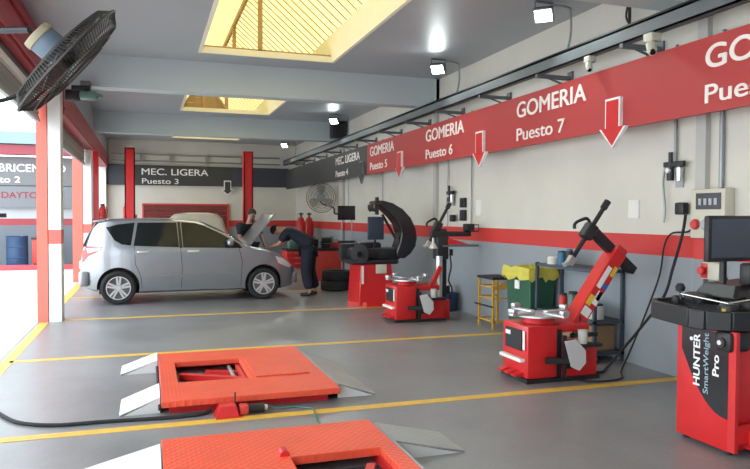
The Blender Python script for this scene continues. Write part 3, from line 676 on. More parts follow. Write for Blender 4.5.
def changer(label, loc, tilted, sx=1.0):
    t = thing('tyre_changer', label, 'tyre changer', loc)
    # local frame: x towards the wall, y depth, z up; body .72 x .48 x .55
    MB().rbox((.0, .0, .04), (.33, .48, .55), .02).rbox((.40, .02, .03), (.80, .46, .34), .015).build('cabinet', red, t)
    MB().rbox((.33, .03, .03), (.40, .45, .50), .01).box((-.01, -.01, 0), (.81, .49, .04)).build('inner_chassis', black, t)
    # top deck and post foot
    MB().rbox((.28, .06, .46), (.74, .42, .545), .02).build('post_base', red, t)
    MB().rbox((.42, -.07, .325), (.80, .03, .36), .01).build('tool_shelf', black, t)
    # pedal end with control panel
    p = MB().box((-.012, .10, .30), (.0, .40, .50)).build('control_panel', black, t)
    MB().box((-.018, .30, .43), (-.012, .39, .47)).build('panel_label', letter_w, p)
    MB().box((-.018, .03, .32), (-.012, .065, .5)).build('panel_strip', letter_w, p)
    for k, y in enumerate((.07, .2, .33)):
        MB().hexa([(-.09, y, .06), (0, y, .06), (0, y+.09, .06), (-.09, y+.09, .06), (-.09, y, .075), (0, y, .10), (0, y+.09, .10), (-.09, y+.09, .075)]).build('pedal', red, t)
    MB().rbox((-.06, .04, .20), (0.0, .44, .235), .008).build('pedal_bar', white_p, t)
    # bead breaker: arm and shovel blade on the near side
    bl = MB(); prof = [(-.09, .19), (.03, .21), (.13, .10), (.13, -.02), (.06, -.1), (-.03, -.06)]
    bl.prism(prof, (.43, -.12, .22), (.9, -.25, 0), (-.1, -.1, 1), (.27, .96, .12), 0, .012)
    bl.build('breaker_blade', alloy, t, bevel=.003)
    MB().bar((.18, -.03, .22), (.45, -.10, .22), .04, .06).bar((.36, -.07, .06), (.36, -.07, .46), .03, .03).build('breaker_arm', black, t)
    MB().rbox((.38, -.03, .12), (.52, .015, .40), .02).build('rubber_pad', rubber, t)
    MB().lathe([(0, 0), (.042, 0), (.045, .02), (.045, .11), (.05, .13), (.044, .13), (.04, .03), (0, .03)], (.60, -.02, .362), n=24).build('paste_tub', liquid, t)
    clamp_table(t, .27, .24, .60)
    MB().lathe([(0, 0), (.16, 0), (.14, .05), (.11, .06), (0, .06)], (.27, .24, .545), n=28).build('gear_cover', red, t)
    if tilted:
        a, b = Vector((.64, .26, .46)), Vector((1.20, .26, 1.24)); d = (b-a).normalized(); n = Vector((-d.z, 0, d.x))
        MB().bar(a, b, .15, .19, up=(0,1,0)).build('post', red, t, bevel=.012)
        MB().bar(b-d*.02, b+d*.05, .14, .17, up=(0,1,0)).build('post_cap', red_old, t, bevel=.01)
        # stickers on the near face of the post
        def st(u0, u1, v0, v1, m, nm='sticker'):
            f = a+(b-a)*u0; e = a+(b-a)*u1; k = MB()
            P = [f+n*v0, e+n*v0, e+n*v1, f+n*v1]
            yy = .26-.098
            k.hexa([Vector((p.x, yy-.0, p.z)) for p in P]+[Vector((p.x, yy-.003, p.z)) for p in P]); return k.build(nm, m, t)
        st(.18, .28, -.05, .05, letter_w); st(.30, .42, .0, .06, st_yellow); st(.34, .50, -.065, -.0, letter_w); ss = st(.40, .50, -.06, -.015, st_blue)
        st(.52, .78, .0, .055, letter_w); st(.54, .60, -.065, -.01, st_blue); st(.70, .82, -.06, -.015, st_yellow)
        arm0 = Vector((1.38, .26, 1.05)); hp = Vector((.87, .26, 1.48))
        MB().bar(arm0, hp, .10, .09, up=(0,1,0)).build('swing_arm', black, t, bevel=.01)
        MB().bar(arm0+Vector((.03,0,-.02)), arm0+Vector((-.04,0,.035)), .09, .10, up=(0,1,0)).build('arm_pivot', black, t, bevel=.01)
        tool_head(t, (.62, .24, 1.13), (1.06, .24, 1.74), (.85, .24, 1.46))
        MB().tube(spline([(.95, .40, .9), (.85, .42, .7), (.80, .4, .5), (.76, .38, .3)]), .012, 8).build('air_tube', rubber, t)
        MB().cyl((.70, .18, .42), (.70, .18, .60), .02).bar((.55, .1, .42), (.85, .1, .42), .04, .04).build('tilt_linkage', black, t)
    else:
        MB().rbox((.80, .16, .02), (.90, .30, 1.40), .012).build('column', black, t)
        MB().rbox((.70, .14, .0), (.95, .34, .3), .012).build('column_foot', red, t)
        MB().cyl((.765, .15, .30), (.765, .15, .98), .052).build('air_cylinder', alu, t)
        MB().rbox((.62, .12, 1.28), (1.30, .22, 1.36), .015).build('press_arm', black, t)
        MB().rbox((1.20, .08, 1.36), (1.34, .24, 1.48), .02).build('end_block', black, t); MB().tube([(1.34, .16, 1.46), (1.44, .16, 1.46), (1.44, .16, 1.36), (1.33, .16, 1.36)], .01, 6).build('end_handle', rubber, t)
        MB().hexa([(.90,.12,1.16),(1.25,.12,1.16),(1.25,.3,1.16),(.90,.3,1.16),(.90,.12,1.26),(1.05,.12,1.22),(1.05,.3,1.22),(.90,.3,1.26)]).build('guard_wedge', red, t)
        MB().rbox((.80, .1, 1.12), (1.42, .3, 1.15), .01).build('lower_arm', rail_m, t)
        MB().lathe([(0, 0), (.075, 0), (.02, .09), (.015, .16), (0, .16)], (.66, .14, 1.10), n=18).build('bead_cone', alloy, t)
        MB().rbox((.72, .12, .92), (.92, .32, 1.30), .03).build('arm_carriage', black, t)
        MB().bar((.58, .05, .50), (.74, .05, .82), .06, .05, up=(0,1,0)).build('side_arm', red, t)
        tool_head(t, (.62, .26, 1.14), (.98, .26, 1.78), (.78, .26, 1.44))
        MB().tube(spline([(.98, .22, 1.0), (1.0, .22, .8), (.96, .22, .6), (1.02, .22, .45), (.98, .22, .3)]), .012, 8).tube([(1.0, .22, 1.08), (1.0, .22, .98)], .03, 8).build('air_gun_hose', rubber, t)
    return t
changer('red tyre changer with a tilted post covered in stickers, nearest tyre changer', (3.42, 5.57, 0), True)
changer('red tyre changer with a straight black column, beside the blue tub', (3.5, 9.37, 0), False)

# ------------------------------------------------------------------ wheel balancers
bn = thing('wheel_balancer', 'red and black wheel balancer with HUNTER side decal at the right edge', 'wheel balancer', (3.65, 3.40, 0))
MB().rbox((0, .06, .03), (.42, .52, .84), .012).build('cabinet', red, bn)
MB().box((.0, .0, .04), (.03, .06, .84)).box((.03, .0, .10), (.9, .03, .22)).build('front_flange', red, bn)
MB().hexa([(.12,-.12,.05),(.95,-.12,.05),(.95,.45,.05),(.12,.45,.05),(.12,-.12,.16),(.95,-.12,.16),(.95,.45,.26),(.12,.45,.26)]).build('plinth', red, bn, bevel=.01)
for (x, y) in ((.06, .1), (.06, .48), (.85, -.05), (.85, .4)): MB().cyl((x, y, 0), (x, y, .05), .025, .02).build('foot', rubber, bn)
MB().rbox((.42, .05, .25), (.85, .45, .86), .02).build('side_cabinet', red_old, bn)
# decal with curved edge, reads bottom to top
dc = MB(); pts = [(.02, .80), (.02, .80)]
poly = [(.06, .82), (.47, .82), (.47, .25)] + [(.47-.40*(k/10)**.8, .25+.40*(k/10)**1.7) for k in range(1, 10)] + [(.06, .66)]
# y measured from the front edge going away from the camera
dcl = MB().prism([(.50-p[0]+.0, p[1]) for p in poly], (-.001, .03, 0), (0,1,0), (0,0,1), (-1,0,0), 0, .002)
dec = dcl.build('decal', black_g, bn)
text('lettering', 'HUNTER', letter_w, dec, (-.004, .30, .42), (0,0,1), (0,1,0), .06, .36, .0015, .03)
text('lettering', 'SmartWeight', mat('grey_blue_lettering', (.3, .42, .46), .5), dec, (-.004, .225, .38), (0,0,1), (0,1,0), .045, .42, .0015, .01)
text('lettering', 'Pro', letter_w, dec, (-.004, .135, .52), (0,0,1), (0,1,0), .055, .14, .0015, .03)
MB().lathe([(0, .003), (.014, .003), (.014, 0)], (-.003, .38, .74), (-1,0,0), 16).build('decal_mark', letter_w, dec)
# weight tray
tr = MB()
def traypt(x, y): return (x, y)
out = [(-.04, .72), (-.12, .28), (-.10, .16), (.02, .06), (.25, -.02), (.9, -.06), (.9, .84), (.08, .84)]
tr.prism(out, (0,0,.84), (1,0,0), (0,1,0), (0,0,1), 0, .03)
for i in range(len(out)):
    a, b = out[i], out[(i+1) % len(out)]; tr.bar((*a, .905), (*b, .905), .035, .13)
tr.build('weight_tray', black, bn, bevel=.008)
mb = MB()
for k in range(6): mb.box((.06+k*.1, .22, .87), (.072+k*.1, .80, .955))
mb.box((-.04, .50, .87), (.6, .512, .945)); mb.build('tray_divider', black, bn)
mb = MB()
for k in range(60):
    x, y = random.uniform(.0, .55), random.uniform(.25, .78); mb.box((x, y, .87), (x+.03, y+.012, .885+random.random()*.02), RZ(random.random()*3))
mb.build('wheel_weights', steel, bn, kind='stuff')
MB().rbox((.42, .10, .86), (.9, .75, 1.0), .04).rbox((.30, .56, .90), (.50, .80, 1.02), .03).build('machine_top', black, bn)
MB().hexa([(.35,.35,1.0),(.9,.35,1.0),(.9,.75,1.0),(.35,.75,1.0),(.45,.42,1.09),(.9,.42,1.12),(.9,.75,1.12),(.45,.75,1.09)]).build('shaft_housing', black, bn, bevel=.02)
MB().lathe([(0, 0), (.07, 0), (.075, .02), (.06, .09), (.05, .1), (0, .1)], (.16, .22, .90), n=24).build('locking_cup', black, bn)
MB().cyl((.03, .52, 1.04), (.16, .22, 1.0), .008).cyl((.16, .22, 1.0), (.42, .20, 1.03), .008).build('gauge_arm', chrome, bn)
MB().lathe([(0, .0), (.03, .01), (.035, .04), (.022, .065), (0, .07)], (.03, .53, 1.05), n=18).cyl((.03, .52, 1.0), (.03, .53, 1.06), .008).build('knob', black, bn)
MB().cyl((.36, .12, .985), (.60, .05, 1.02), .012).build('red_handle_tool', red, bn); MB().cyl((.1, .2, .94), (.1, .2, .97), .015).build('yellow_cap', st_yellow, bn)
MB().rbox((-.03, .02, .70), (.16, .16, .84), .03).cyl((-.025, .09, .765), (-.045, .09, .765), .035).build('lock_housing', black, bn)
MB().cyl((-.045, .09, .765), (-.055, .09, .765), .016).build('lock_button', alloy, bn)
MB().rbox((.30, -.02, .58), (.5, .05, .82), .03).build('arm_mount', black, bn)
MB().cyl((.52, .62, 1.05), (.52, .62, 1.30), .025).build('monitor_stand', black, bn)
mon = MB().rbox((.22, .46, 1.27), (1.02, .51, 1.61), .015, rot=RZ(.06), piv=(.2, .4, 1.3)).build('monitor', black, bn)
MB().box((.25, .455, 1.30), (.99, .459, 1.585), rot=RZ(.06), piv=(.2, .4, 1.3)).build('screen', screen_m, mon)
for k, (cx_, cy_, cr, chh) in enumerate(((.30, .62, .05, .09), (.40, .40, .045, .07), (.12, .66, .035, .10), (.25, .36, .03, .06))): MB().lathe([(0, 0), (cr, 0), (cr*1.05, chh), (cr*.6, chh+.01), (0, chh+.01)], (cx_, cy_, .90), n=20).build('centring_cone', black if k % 2 == 0 else rail_m, bn)
MB().rbox((.46, .16, .99), (.80, .36, 1.05), .02).build('keypad', rubber, bn)
MB().rbox((.50, .36, 1.10), (.62, .46, 1.26), .02).build('monitor_neck', black, bn)
MB().cyl((.56, .355, 1.17), (.56, .34, 1.17), .02).build('round_light', alloy, bn)

bm_ = thing('wheel_balancer', 'red wheel balancer with a raised curved black hood', 'wheel balancer', (3.52, 11.2, 0))
MB().hexa([(-.02,.0,.02),(.62,-.02,.02),(.62,.75,.02),(-.0,.8,.02),(.02,.05,.74),(.60,.05,.74),(.60,.7,.74),(.02,.7,.74)]).build('cabinet', red, bm_, bevel=.015)
MB().hexa([(-.18,.2,.0),(.1,-.05,.0),(.7,-.05,.0),(.7,.8,.0),(-.18,.2,.08),(.1,-.05,.08),(.7,-.05,.08),(.7,.8,.08)]).build('plinth', red, bm_)
MB().rbox((-.16, .0, .74), (.72, .7, .82), .03).build('weight_tray', black, bm_)
MB().rbox((-.10, .1, .82), (.40, .6, 1.02), .06).build('head_housing', black, bm_)
MB().lathe([(0, 0), (.10, 0), (.17, .03), (.17, .06), (.05, .09), (.03, .25), (0, .25)], (.02, .05, .93), (-.6, -.8, 0), 28).build('flange_plate', rubber, bm_)
MB().box((.02, -.01, .40), (.06, .0, .72)).build('white_strip', letter_w, bm_)
MB().rbox((.28, -.02, .58), (.48, .0, .74), .005).build('label_plate', cream, bm_)
MB().rbox((.17, .10, 1.17), (.47, .15, 1.58), .015).build('monitor', mat('dark_blue_monitor_back', (.025, .04, .075), .4), bm_)
MB().cyl((.32, .2, .98), (.32, .15, 1.2), .02).build('monitor_stand', black, bm_)
hd = MB()
def hood_fn(u, v):
    a = math.radians(150-u*190)         # arc in the x-z plane
    r = .62
    x = .36 + r*.92*math.cos(a) + .02; z = 1.18 + r*math.sin(a)*1.08
    wdt = .10+.16*math.sin(min(1, u*1.35)*PI*.5)
    return Vector((x, .30+(v-.5)*2*(.12+.22*math.sin(u*PI)), z))
# crescent shell: broad at the right, thin at the tip
c0 = [(-.02+.26, 1.80), (.30, 1.865), (.42, 1.865), (.58, 1.82), (.74, 1.72), (.88, 1.56), (.96, 1.38), (.985, 1.20), (.96, 1.05), (.88, .92), (.78, .84), (.66, .84), (.64, .95), (.70, 1.12), (.72, 1.28), (.68, 1.44), (.58, 1.58), (.46, 1.70), (.36, 1.77), (.29, 1.77), (.30, 1.70), (.28, 1.66), (.245, 1.72)]
c0 = [(p+max(0, (p-.4))*.14, q) for p, q in c0]
hp = MB().prism(c0, (0,0,0), (1,0,0), (0,0,1), (0,1,0), .0, .38)
hp.build('hood', black_g, bm_, bevel=.03)
MB().rbox((.30, .12, .80), (.80, .62, 1.02), .05).rbox((.05, .3, .98), (.5, .68, 1.12), .05).build('drive_housing', black, bm_)
MB().rbox((-.20, .55, .80), (.12, .72, 1.08), .03).build('tool_rack', rubber, bm_)
MB().bar((.46, .18, 1.62), (.72, .18, 1.18), .04, .04).build('hood_arm', black, bm_)
MB().cyl((.70, .19, .74), (.70, .19, .9), .04).build('hood_pivot', steel, bm_)

# far station: red drawer workbench, monitor on a stand, gas cylinder, fan
wb = thing('workbench', 'red steel workbench with tools on top in front of the back corner', 'workbench', (3.15, 15.9, 0))
MB().box((0, 0, .74), (1.45, .62, .79)).build('worktop', rubber, wb)
MB().rbox((.0, .02, .34), (.62, .6, .74), .01).build('drawer_cabinet', red, wb); MB().rbox((.62, .02, .0), (1.43, .6, .74), .01).build('side_cabinet', red_old, wb)
for k in range(3):
    dd = MB().rbox((.02, .005, .36+k*.125), (.60, .02, .47+k*.125), .004).build('drawer', red, wb); MB().box((.2, -.01, .44+k*.125), (.42, .005, .455+k*.125)).build('handle', steel, dd)
for x in (.03, .55): MB().box((x, .04, 0), (x+.04, .08, .34)).build('leg', rail_m, wb); MB().box((x, .54, 0), (x+.04, .58, .34)).build('leg', rail_m, wb)
def small(name, label, cat, fn, m, parent=None):
    o = fn(MB()).build(name, m); return tag(o, label, cat)
v = thing('bench_vise', 'dark green vise on the red workbench', 'vise', (3.6, 16.05, .79)); MB().rbox((-.08, -.06, 0), (.08, .06, .10), .01).build('vise_base', green, v); MB().rbox((-.13, -.05, .1), (-.02, .05, .18), .01).rbox((.02, -.05, .1), (.12, .05, .18), .01).build('jaw', steel, v); MB().cyl((-.2, 0, .13), (.12, 0, .13), .015).build('screw', steel, v)
for i, (x, m, l, h) in enumerate(((3.86, rubber, 'black toolbox on the red workbench', .22), (4.44, red_old, 'red toolbox on the red workbench', .16), (3.36, green_lens, 'grey-green toolbox at the left end of the red workbench', .2))):
    t = thing('toolbox', l, 'toolbox', (x, 16.2, .79)); MB().rbox((-.11, -.12, 0), (.11, .12, h), .015).build('case', m, t); MB().tube([(-.06, 0, h), (-.06, 0, h+.04), (.06, 0, h+.04), (.06, 0, h)], .01, 6).build('handle', black, t)
t = thing('spray_bottle', 'white bottle standing on the red workbench', 'bottle', (3.78, 15.98, .79)); MB().lathe([(0, 0), (.05, 0), (.05, .11), (.02, .14), (.02, .17), (0, .17)]).build('bottle_body', white_p, t); MB().rbox((-.04, -.015, .165), (.025, .015, .2), .005).build('trigger', black, t)
bg_ = thing('bench_grinder', 'dark bench grinder at the middle of the red workbench', 'grinder', (4.15, 16.05, .79)); MB().rbox((-.1, -.08, 0), (.1, .08, .12), .01).cyl((-.12, 0, .2), (.12, 0, .2), .07).build('motor', rubber, bg_)
for x in (-.15, .15): MB().cyl((x-.02, 0, .2), (x+.02, 0, .2), .10).build('grinding_wheel', rail_m, bg_)
ms = thing('alignment_console', 'narrow dark console stand with a small monitor left of the balancer', 'monitor stand', (4.50, 15.4, 0))
MB().rbox((-.25, -.2, 0), (.25, .2, .06), .01).build('base', rail_m, ms)
for x in (-.12, .12): MB().cyl((x, 0, .06), (x, 0, 1.5), .015).build('pole', steel, ms)
MB().rbox((-.23, -.03, 1.49), (.20, .03, 1.83), .015).build('monitor', black_g, ms); MB().rbox((-.2, -.12, .95), (.2, .12, 1.0), .01).build('keyboard_shelf', rubber, ms)
gcyl = thing('gas_cylinder', 'red gas cylinder with a dark valve near the back right corner', 'gas cylinder', (4.72, 20.3, 0))
MB().lathe([(0, 0), (.13, 0), (.135, .03), (.135, 1.35), (.09, 1.5), (.04, 1.55), (0, 1.55)]).build('cylinder_body', red, gcyl); MB().cyl((0,0,1.53), (0,0,1.68), .03).cyl((-.07,0,1.64), (.07,0,1.64), .02).build('valve', black, gcyl)
gc2 = copy_tree(gcyl); gc2.location = (4.40, 20.0, 0); gc2['label'] = 'second red gas cylinder, left of the other at the back right corner'

def fire_ext(loc, label, rz=0):
    t = thing('fire_extinguisher', label, 'fire extinguisher', loc, rz)
    MB().lathe([(0, 0), (.075, 0), (.08, .02), (.08, .38), (.05, .44), (.02, .46), (0, .46)]).build('cylinder_body', red, t)
    MB().rbox((-.05, -.02, .46), (.05, .02, .51), .005).build('valve', black, t); MB().tube(spline([(.03, -.03, .47), (.10, -.05, .38), (.09, -.07, .15)]), .01, 6).build('hose', black, t)
fire_ext((-.66, YB-.12, 1.45), 'red extinguisher on the back wall just left of the left lift post')
fire_ext((-1.035, 17.76, 1.35), 'red extinguisher on the red post beside the far left column')
MBk = MB().box((-.72, YB-.035, 1.5), (-.6, YB, 1.85)).build('wall_bracket', steel); tag(MBk, 'steel bracket behind the back wall extinguisher', 'bracket')

# industrial fans
def make_fan(name, label, loc, axis, R, depth, wires, wr_, mcage, blade_m, motor, arm_pts, motor_len=.2, mr=.1, guard_back=True):
    t = thing(name, label, 'fan', loc)
    d = Vector(axis).normalized(); ref = Vector((0,0,1)); a = (ref-d*ref.dot(d)).normalized(); b = d.cross(a)
    def P(r, ang, h): return d*h + (a*math.cos(ang)+b*math.sin(ang))*r
    cg = MB()
    prof_f = [(.10*R/.4, depth*.5), (R*.5, depth*.5), (R*.86, depth*.36), (R, 0)]
    prof_b = [(.10*R/.4, -depth*.5), (R*.5, -depth*.48), (R*.86, -depth*.34), (R, 0)]
    for k in range(wires):
        an = 2*PI*k/wires
        for pr in (prof_f, prof_b):
            cg.tube([P(r, an+.25*(R-r)/R, h) for r, h in pr], wr_, 4, cap=False)
    for pr in (prof_f, prof_b):
        for (r, h) in pr+[(R*.7, (pr[1][1]+pr[2][1])/2)]:
            cg.tube([P(r, 2*PI*k/40, h) for k in range(40)], wr_*1.6, 5, closed=True)
    cg.build('cage', mcage, t)
    MB().tube([P(R*1.005, 2*PI*k/48, 0) for k in range(48)], .009*R/.4, 6, closed=True).build('rim', mcage, t)
    MB().lathe([(0, depth*.51), (.10*R/.4, depth*.51), (.10*R/.4, depth*.48), (0, depth*.48)], (0,0,0), d, 24).build('badge', rail_m, t)
    bl = MB()
    for k in range(3):
        a0 = 2*PI*k/3
        def fn(u, v):
            r = .05+u*(R*.88-.05); w = .16+.55*math.sin(min(1, u*1.1)*PI*.62); an = a0+(v-.5)*w*1.5/(.55+u)
            return P(r, an, (v-.5)*depth*.38)
        bl.grid(fn, 8, 6)
    bl.build('blades', blade_m, t, solid=.004)
    MB().lathe([(0, -depth*.2), (.05*R/.4, -depth*.2), (.06*R/.4, .0), (.04*R/.4, depth*.22), (0, depth*.24)], (0,0,0), d, 20).build('hub', black, t)
    mo = MB().lathe([(0, -depth*.5-motor_len), (mr*.8, -depth*.5-motor_len), (mr, -depth*.5-motor_len+.03), (mr, -depth*.5+.0), (mr*.5, -depth*.2), (0, -depth*.2)], (0,0,0), d, 24).build('motor', motor, t)
    MB().lathe([(mr*1.02, -depth*.5-motor_len*.99), (mr*1.06, -depth*.5-motor_len*.9), (mr*1.06, -depth*.5-motor_len*.7), (mr*1.02, -depth*.5-motor_len*.66)], (0,0,0), d, 24).build('motor_band', tan, mo)
    if arm_pts: MB().tube(spline(arm_pts, 8), .022, 10).build('support_arm', black, t)
    return t
fan = make_fan('industrial_fan', 'large black caged industrial fan hanging at the upper left', (-.425, 4.2, 2.47), (.755, .135, -.64), .385, .16, 110, .0024,
     mat('dark_fan_wire', (.05, .048, .045), .5, .4), mat('grey_fan_blade', (.16, .15, .15), .5), motor_m, None, .13, .085)
MB().tube(spline([(-.20, .06, .17), (-.5, .25, .20), (-.8, .5, .35), (-.98, .62, .6)], 8), .02, 10).build('support_arm', black, fan)
MB().tube(spline([(-.22, .05, -.18), (-.34, .03, -.24), (-.48, .0, -.26), (-.68, .05, -.22), (-.9, .2, -.1), (-1.0, .55, .2)], 8), .012, 8).build('power_lead', rubber, fan)
fb = MB().box((-1.46, 4.66, 2.9), (-1.36, 4.94, 3.3)).build('fan_wall_plate', rail_m); tag(fb, 'steel plate carrying the large fan on the left column', 'bracket')
wf = make_fan('wall_fan', 'round caged wall fan on the right wall near the back corner', (4.52, 18.0, 2.08), (-.32, -.95, -.02), .40, .16, 48, .0022,
     mat('pale_fan_wire', (.10, .095, .08), .5, .4), mat('pale_fan_blade', (.34, .32, .27), .5), black, [(.0, .15, 0), (.06, .2, -.14), (.24, .1, -.22), (.36, .0, -.28), (.38, 0, -.42), (.47, 0, -.44)], .1, .075)
# beam lamp with green cover near the left
bl = thing('beam_lamp', 'grey-green lamp fitting behind the large fan at the left end of the first beam', 'lamp', (-.90, 11.06, 3.46))
MB().rbox((-.16, -.1, -.02), (.10, .12, .06), .015).build('fitting_base', black, bl); MB().rbox((-.05, -.14, -.14), (.20, .06, -.02), .03).build('lamp_cover', green_lens, bl); MB().rbox((-.25, -.06, -.16), (-.05, .08, .0), .02).build('control_gear', black, bl); MB().cyl((.2, -.04, -.06), (.26, -.04, -.10), .03).build('end_cap', green_lens, bl)
MB().rbox((-.04, -.06, .06), (.10, .15, .14), .01).build('mount_arm', rail_m, bl)

# two-post lift at the back
for (x, l) in ((-.44, 'red lift post behind the silver hatchback, left of the pair'), (2.72, 'red lift post behind the two mechanics, right of the pair')):
    t = thing('lift_post', l, 'vehicle lift post', (x, 19.4, 0), 0, 'posts of the two-post lift')
    sx_ = -1 if x > 1 else 1
    MB().box((-.13, -.15, 0), (.13, -.12, 3.38)).box((-.13, -.15, 0), (-.10, .15, 3.38)).box((.10, -.15, 0), (.13, .15, 3.38)).box((-.13, -.15, 3.36), (.13, .15, 3.4)).build('post', red, t)
    MB().box((-.22, -.25, 0), (.22, .25, .03)).build('base_plate', red_old, t)
    MB().box((-.09, -.11, .18), (.09, .13, 1.0)).build('carriage', rail_m, t); MB().bar((0, .16, .22), (sx_*1.0, .5, .22), .10, .06).build('swing_arm', red_old, t); MB().cyl((sx_*1.0, .5, .25), (sx_*1.0, .5, .295), .06).build('lift_pad', rubber, t)
    MB().rbox((.13, -.1, 1.3), (.18, .05, 1.6), .01).build('side_box', rail_m, t)

# ------------------------------------------------------------------ tyres stacked
def tyre(mb, c, axis, R, r_in, w):
    mb.lathe([(r_in, -w*.42), (R*.86, -w*.5), (R*.97, -w*.42), (R, -w*.2), (R, w*.2), (R*.97, w*.42), (R*.86, w*.5), (r_in, w*.42), (r_in+.01, 0), (r_in, -w*.42)], c, axis, 40); return mb
for k, l in enumerate(('lower tyre of the two stacked on the floor by the balancer', 'upper tyre of the two stacked on the floor by the balancer')):
    o = tyre(MB(), (0,0,0), (0,0,1), .32, .20, .21).build('tyre', rubber); o.location = (3.84+.02*k, 14.0, .107+.212*k); tag(o, l, 'tyre', 'stacked tyres')

# ------------------------------------------------------------------ storage along the right wall
sh = thing('shelving_unit', 'dark blue-grey steel shelving against the right wall', 'shelving', (4.60, 6.15, 0))
for (x, y) in ((0, 0), (.36, 0), (0, 1.15), (.36, 1.15)): MB().box((x, y, 0), (x+.035, y+.035, 1.03)).build('upright', shelf_m, sh)
for z in (.08, .42, .98): MB().box((0, 0, z), (.395, 1.185, z+.035)).build('shelf', shelf_m, sh)
def jar(x, y, z, r, h, m, lm_, label):
    t = thing('jar', label, 'jar', (x, y, z)); MB().lathe([(0, 0), (r, 0), (r, h*.85), (r*.8, h*.9), (0, h*.9)], n=20).build('jar_body', m, t); MB().cyl((0,0,h*.88), (0,0,h), r*.85).build('lid', lm_, t)
for a in ((4.75, 6.32, .456, .085, .17, liquid, black, 'white tub at the near end of the middle shelf'), (4.75, 6.54, .456, .075, .20, blue_jar, white_p, 'blue and white pot on the middle shelf'),
          (4.74, 6.74, .456, .06, .26, green_lens, black, 'grey-green canister on the middle shelf'), (4.75, 6.95, .456, .05, .22, red_old, black, 'small red can on the middle shelf'),
          (4.72, 6.95, 1.016, .05, .17, blue_jar, black, 'blue can on the top shelf'), (4.74, 6.82, 1.016, .045, .2, black, blue_jar, 'dark bottle on the top shelf'), (4.70, 7.1, 1.016, .07, .09, liquid, white_p, 'pale tub at the far end of the top shelf')): jar(*a)
bx = thing('cardboard_box', 'brown cardboard box on the bottom shelf', 'box', (4.645, 6.25, .116)); MB().box((0, 0, 0), (.30, .55, .27)).build('carton', card, bx); MB().box((-.002, 0, .265), (.302, .26, .275)).build('flap', card, bx)
gb = thing('waste_bin', 'green plastic waste bin with a yellow liner', 'bin', (4.56, 7.40, 0))
MB().hexa([(.03,.03,.02),(.36,.03,.02),(.36,.56,.02),(.03,.56,.02),(0,0,.84),(.38,0,.84),(.38,.6,.84),(0,.6,.84)]).build('bin_body', green, gb, bevel=.02)
ln = MB()
ring = []
NP = 36
def rimpt(i, off, z):
    t_ = i/NP*4; sx0, sy0, sx1, sy1 = -off, -off, .38+off, .60+off
    s_, f = int(t_) % 4, t_-int(t_)
    c_ = [(sx0, sy0), (sx1, sy0), (sx1, sy1), (sx0, sy1)]
    A, B = c_[s_], c_[(s_+1) % 4]; return Vector((A[0]+(B[0]-A[0])*f, A[1]+(B[1]-A[1])*f, z))
rows = []
for off, z, js in ((-.05, .80, .0), (-.02, .93, .02), (.02, .94, .02), (.035, .86, .03), (.03, .80, .045)):
    rows.append([ln.bm.verts.new(rimpt(i, off+random.uniform(-.006, .01), z+random.uniform(-js, js))) for i in range(NP)])
for A, B in zip(rows, rows[1:]):
    for i in range(NP): ln.bm.faces.new((A[i], A[(i+1) % NP], B[(i+1) % NP], B[i]))
ln.build('yellow_liner', yellow_liner, gb)
MB().box((-.02, .22, .66), (-.004, .33, .77)).build('notice_plate', letter_w, gb)
for y in (.08, .55): MB().cyl((.06, y-.02-.03, .05), (.06, y+.02-.03, .05), .05).build('wheel', rubber, gb)
yr = thing('steel_stand', 'yellow steel frame stand against the wall left of the green bin', 'stand', (4.6, 8.42, 0))
for (x, y) in ((0, 0), (.3, 0), (0, .42), (.3, .42)): MB().box((x, y, 0), (x+.03, y+.03, .70)).build('leg', yellow_p, yr)
MB().box((-.01, -.01, .70), (.34, .46, .735)).build('top_tray', rubber, yr)
for z in (.1, .42, .58): MB().box((.0, .005, z), (.33, .025, z+.02)).box((.0, .43, z), (.33, .445, z+.02)).box((.005, 0, z), (.025, .45, z+.02)).build('rail', yellow_p, yr)
MB().bar((-.02, -.02, .32), (-.02, .5, .32), .02).build('rail', rubber, yr)
MB().hexa([(.01,.02,.56),(.28,.02,.56),(.28,.03,.56),(.01,.03,.56),(.2,.02,.66),(.3,.02,.66),(.3,.03,.66),(.2,.03,.66)]).build('corner_brace', yellow_p, yr)
tb = thing('water_tub', 'blue tub with fittings standing at the wall beyond the mid tyre changer', 'tub', (4.78, 10.4, 0))
MB().lathe([(0, .02), (.17, .02), (.19, 0), (.2, .3), (.185, .3), (.17, .04), (0, .04)], n=28).build('tub_body', blue_dk, tb); MB().cyl((0.02, 0, .04), (.0, 0, .42), .07).rbox((-.12, -.1, .25), (.0, .05, .38), .02).build('immersed_unit', black, tb); MB().cyl((.04, .02, .38), (.04, .02, .46), .05).build('white_cap', liquid, tb)

# ------------------------------------------------------------------ hatchback car
def interp(tab, x):
    if x <= tab[0][0]: return tab[0][1]
    for (a, b), (c, d_) in zip(tab, tab[1:]):
        if x <= c:
            t = (x-a)/(c-a) if c > a else 0; return b+(d_-b)*t
    return tab[-1][1]
ZT = [(0, .72), (.015, .86), (.05, 1.06), (.12, 1.22), (.22, 1.40), (.30, 1.475), (.42, 1.505), (.8, 1.522), (1.2, 1.525), (1.6, 1.518), (1.95, 1.49), (2.15, 1.44), (2.45, 1.30), (2.85, 1.07), (3.0, 1.005), (3.2, .965), (3.4, .915), (3.6, .83), (3.72, .745), (3.82, .64), (3.88, .54), (3.9, .46)]
ZBt = [(0, .42), (.03, .34), (.12, .27), (.4, .20), (3.4, .19), (3.75, .20), (3.86, .24), (3.9, .30)]
def WPL(x):
    u = abs(x-1.95)/1.95
    return .845*(1-.30*u**7-.05*u**3)
def WZ(x, z):
    w = WPL(x)
    if z < .62: w *= 1-.07*((.62-z)/.42)**2
    elif z > .93: w -= (z-.93)*.26+ .10*max(0, z-.93)**2
    else: w *= 1-.008*((z-.62)/.31)**2
    return max(w, .2)
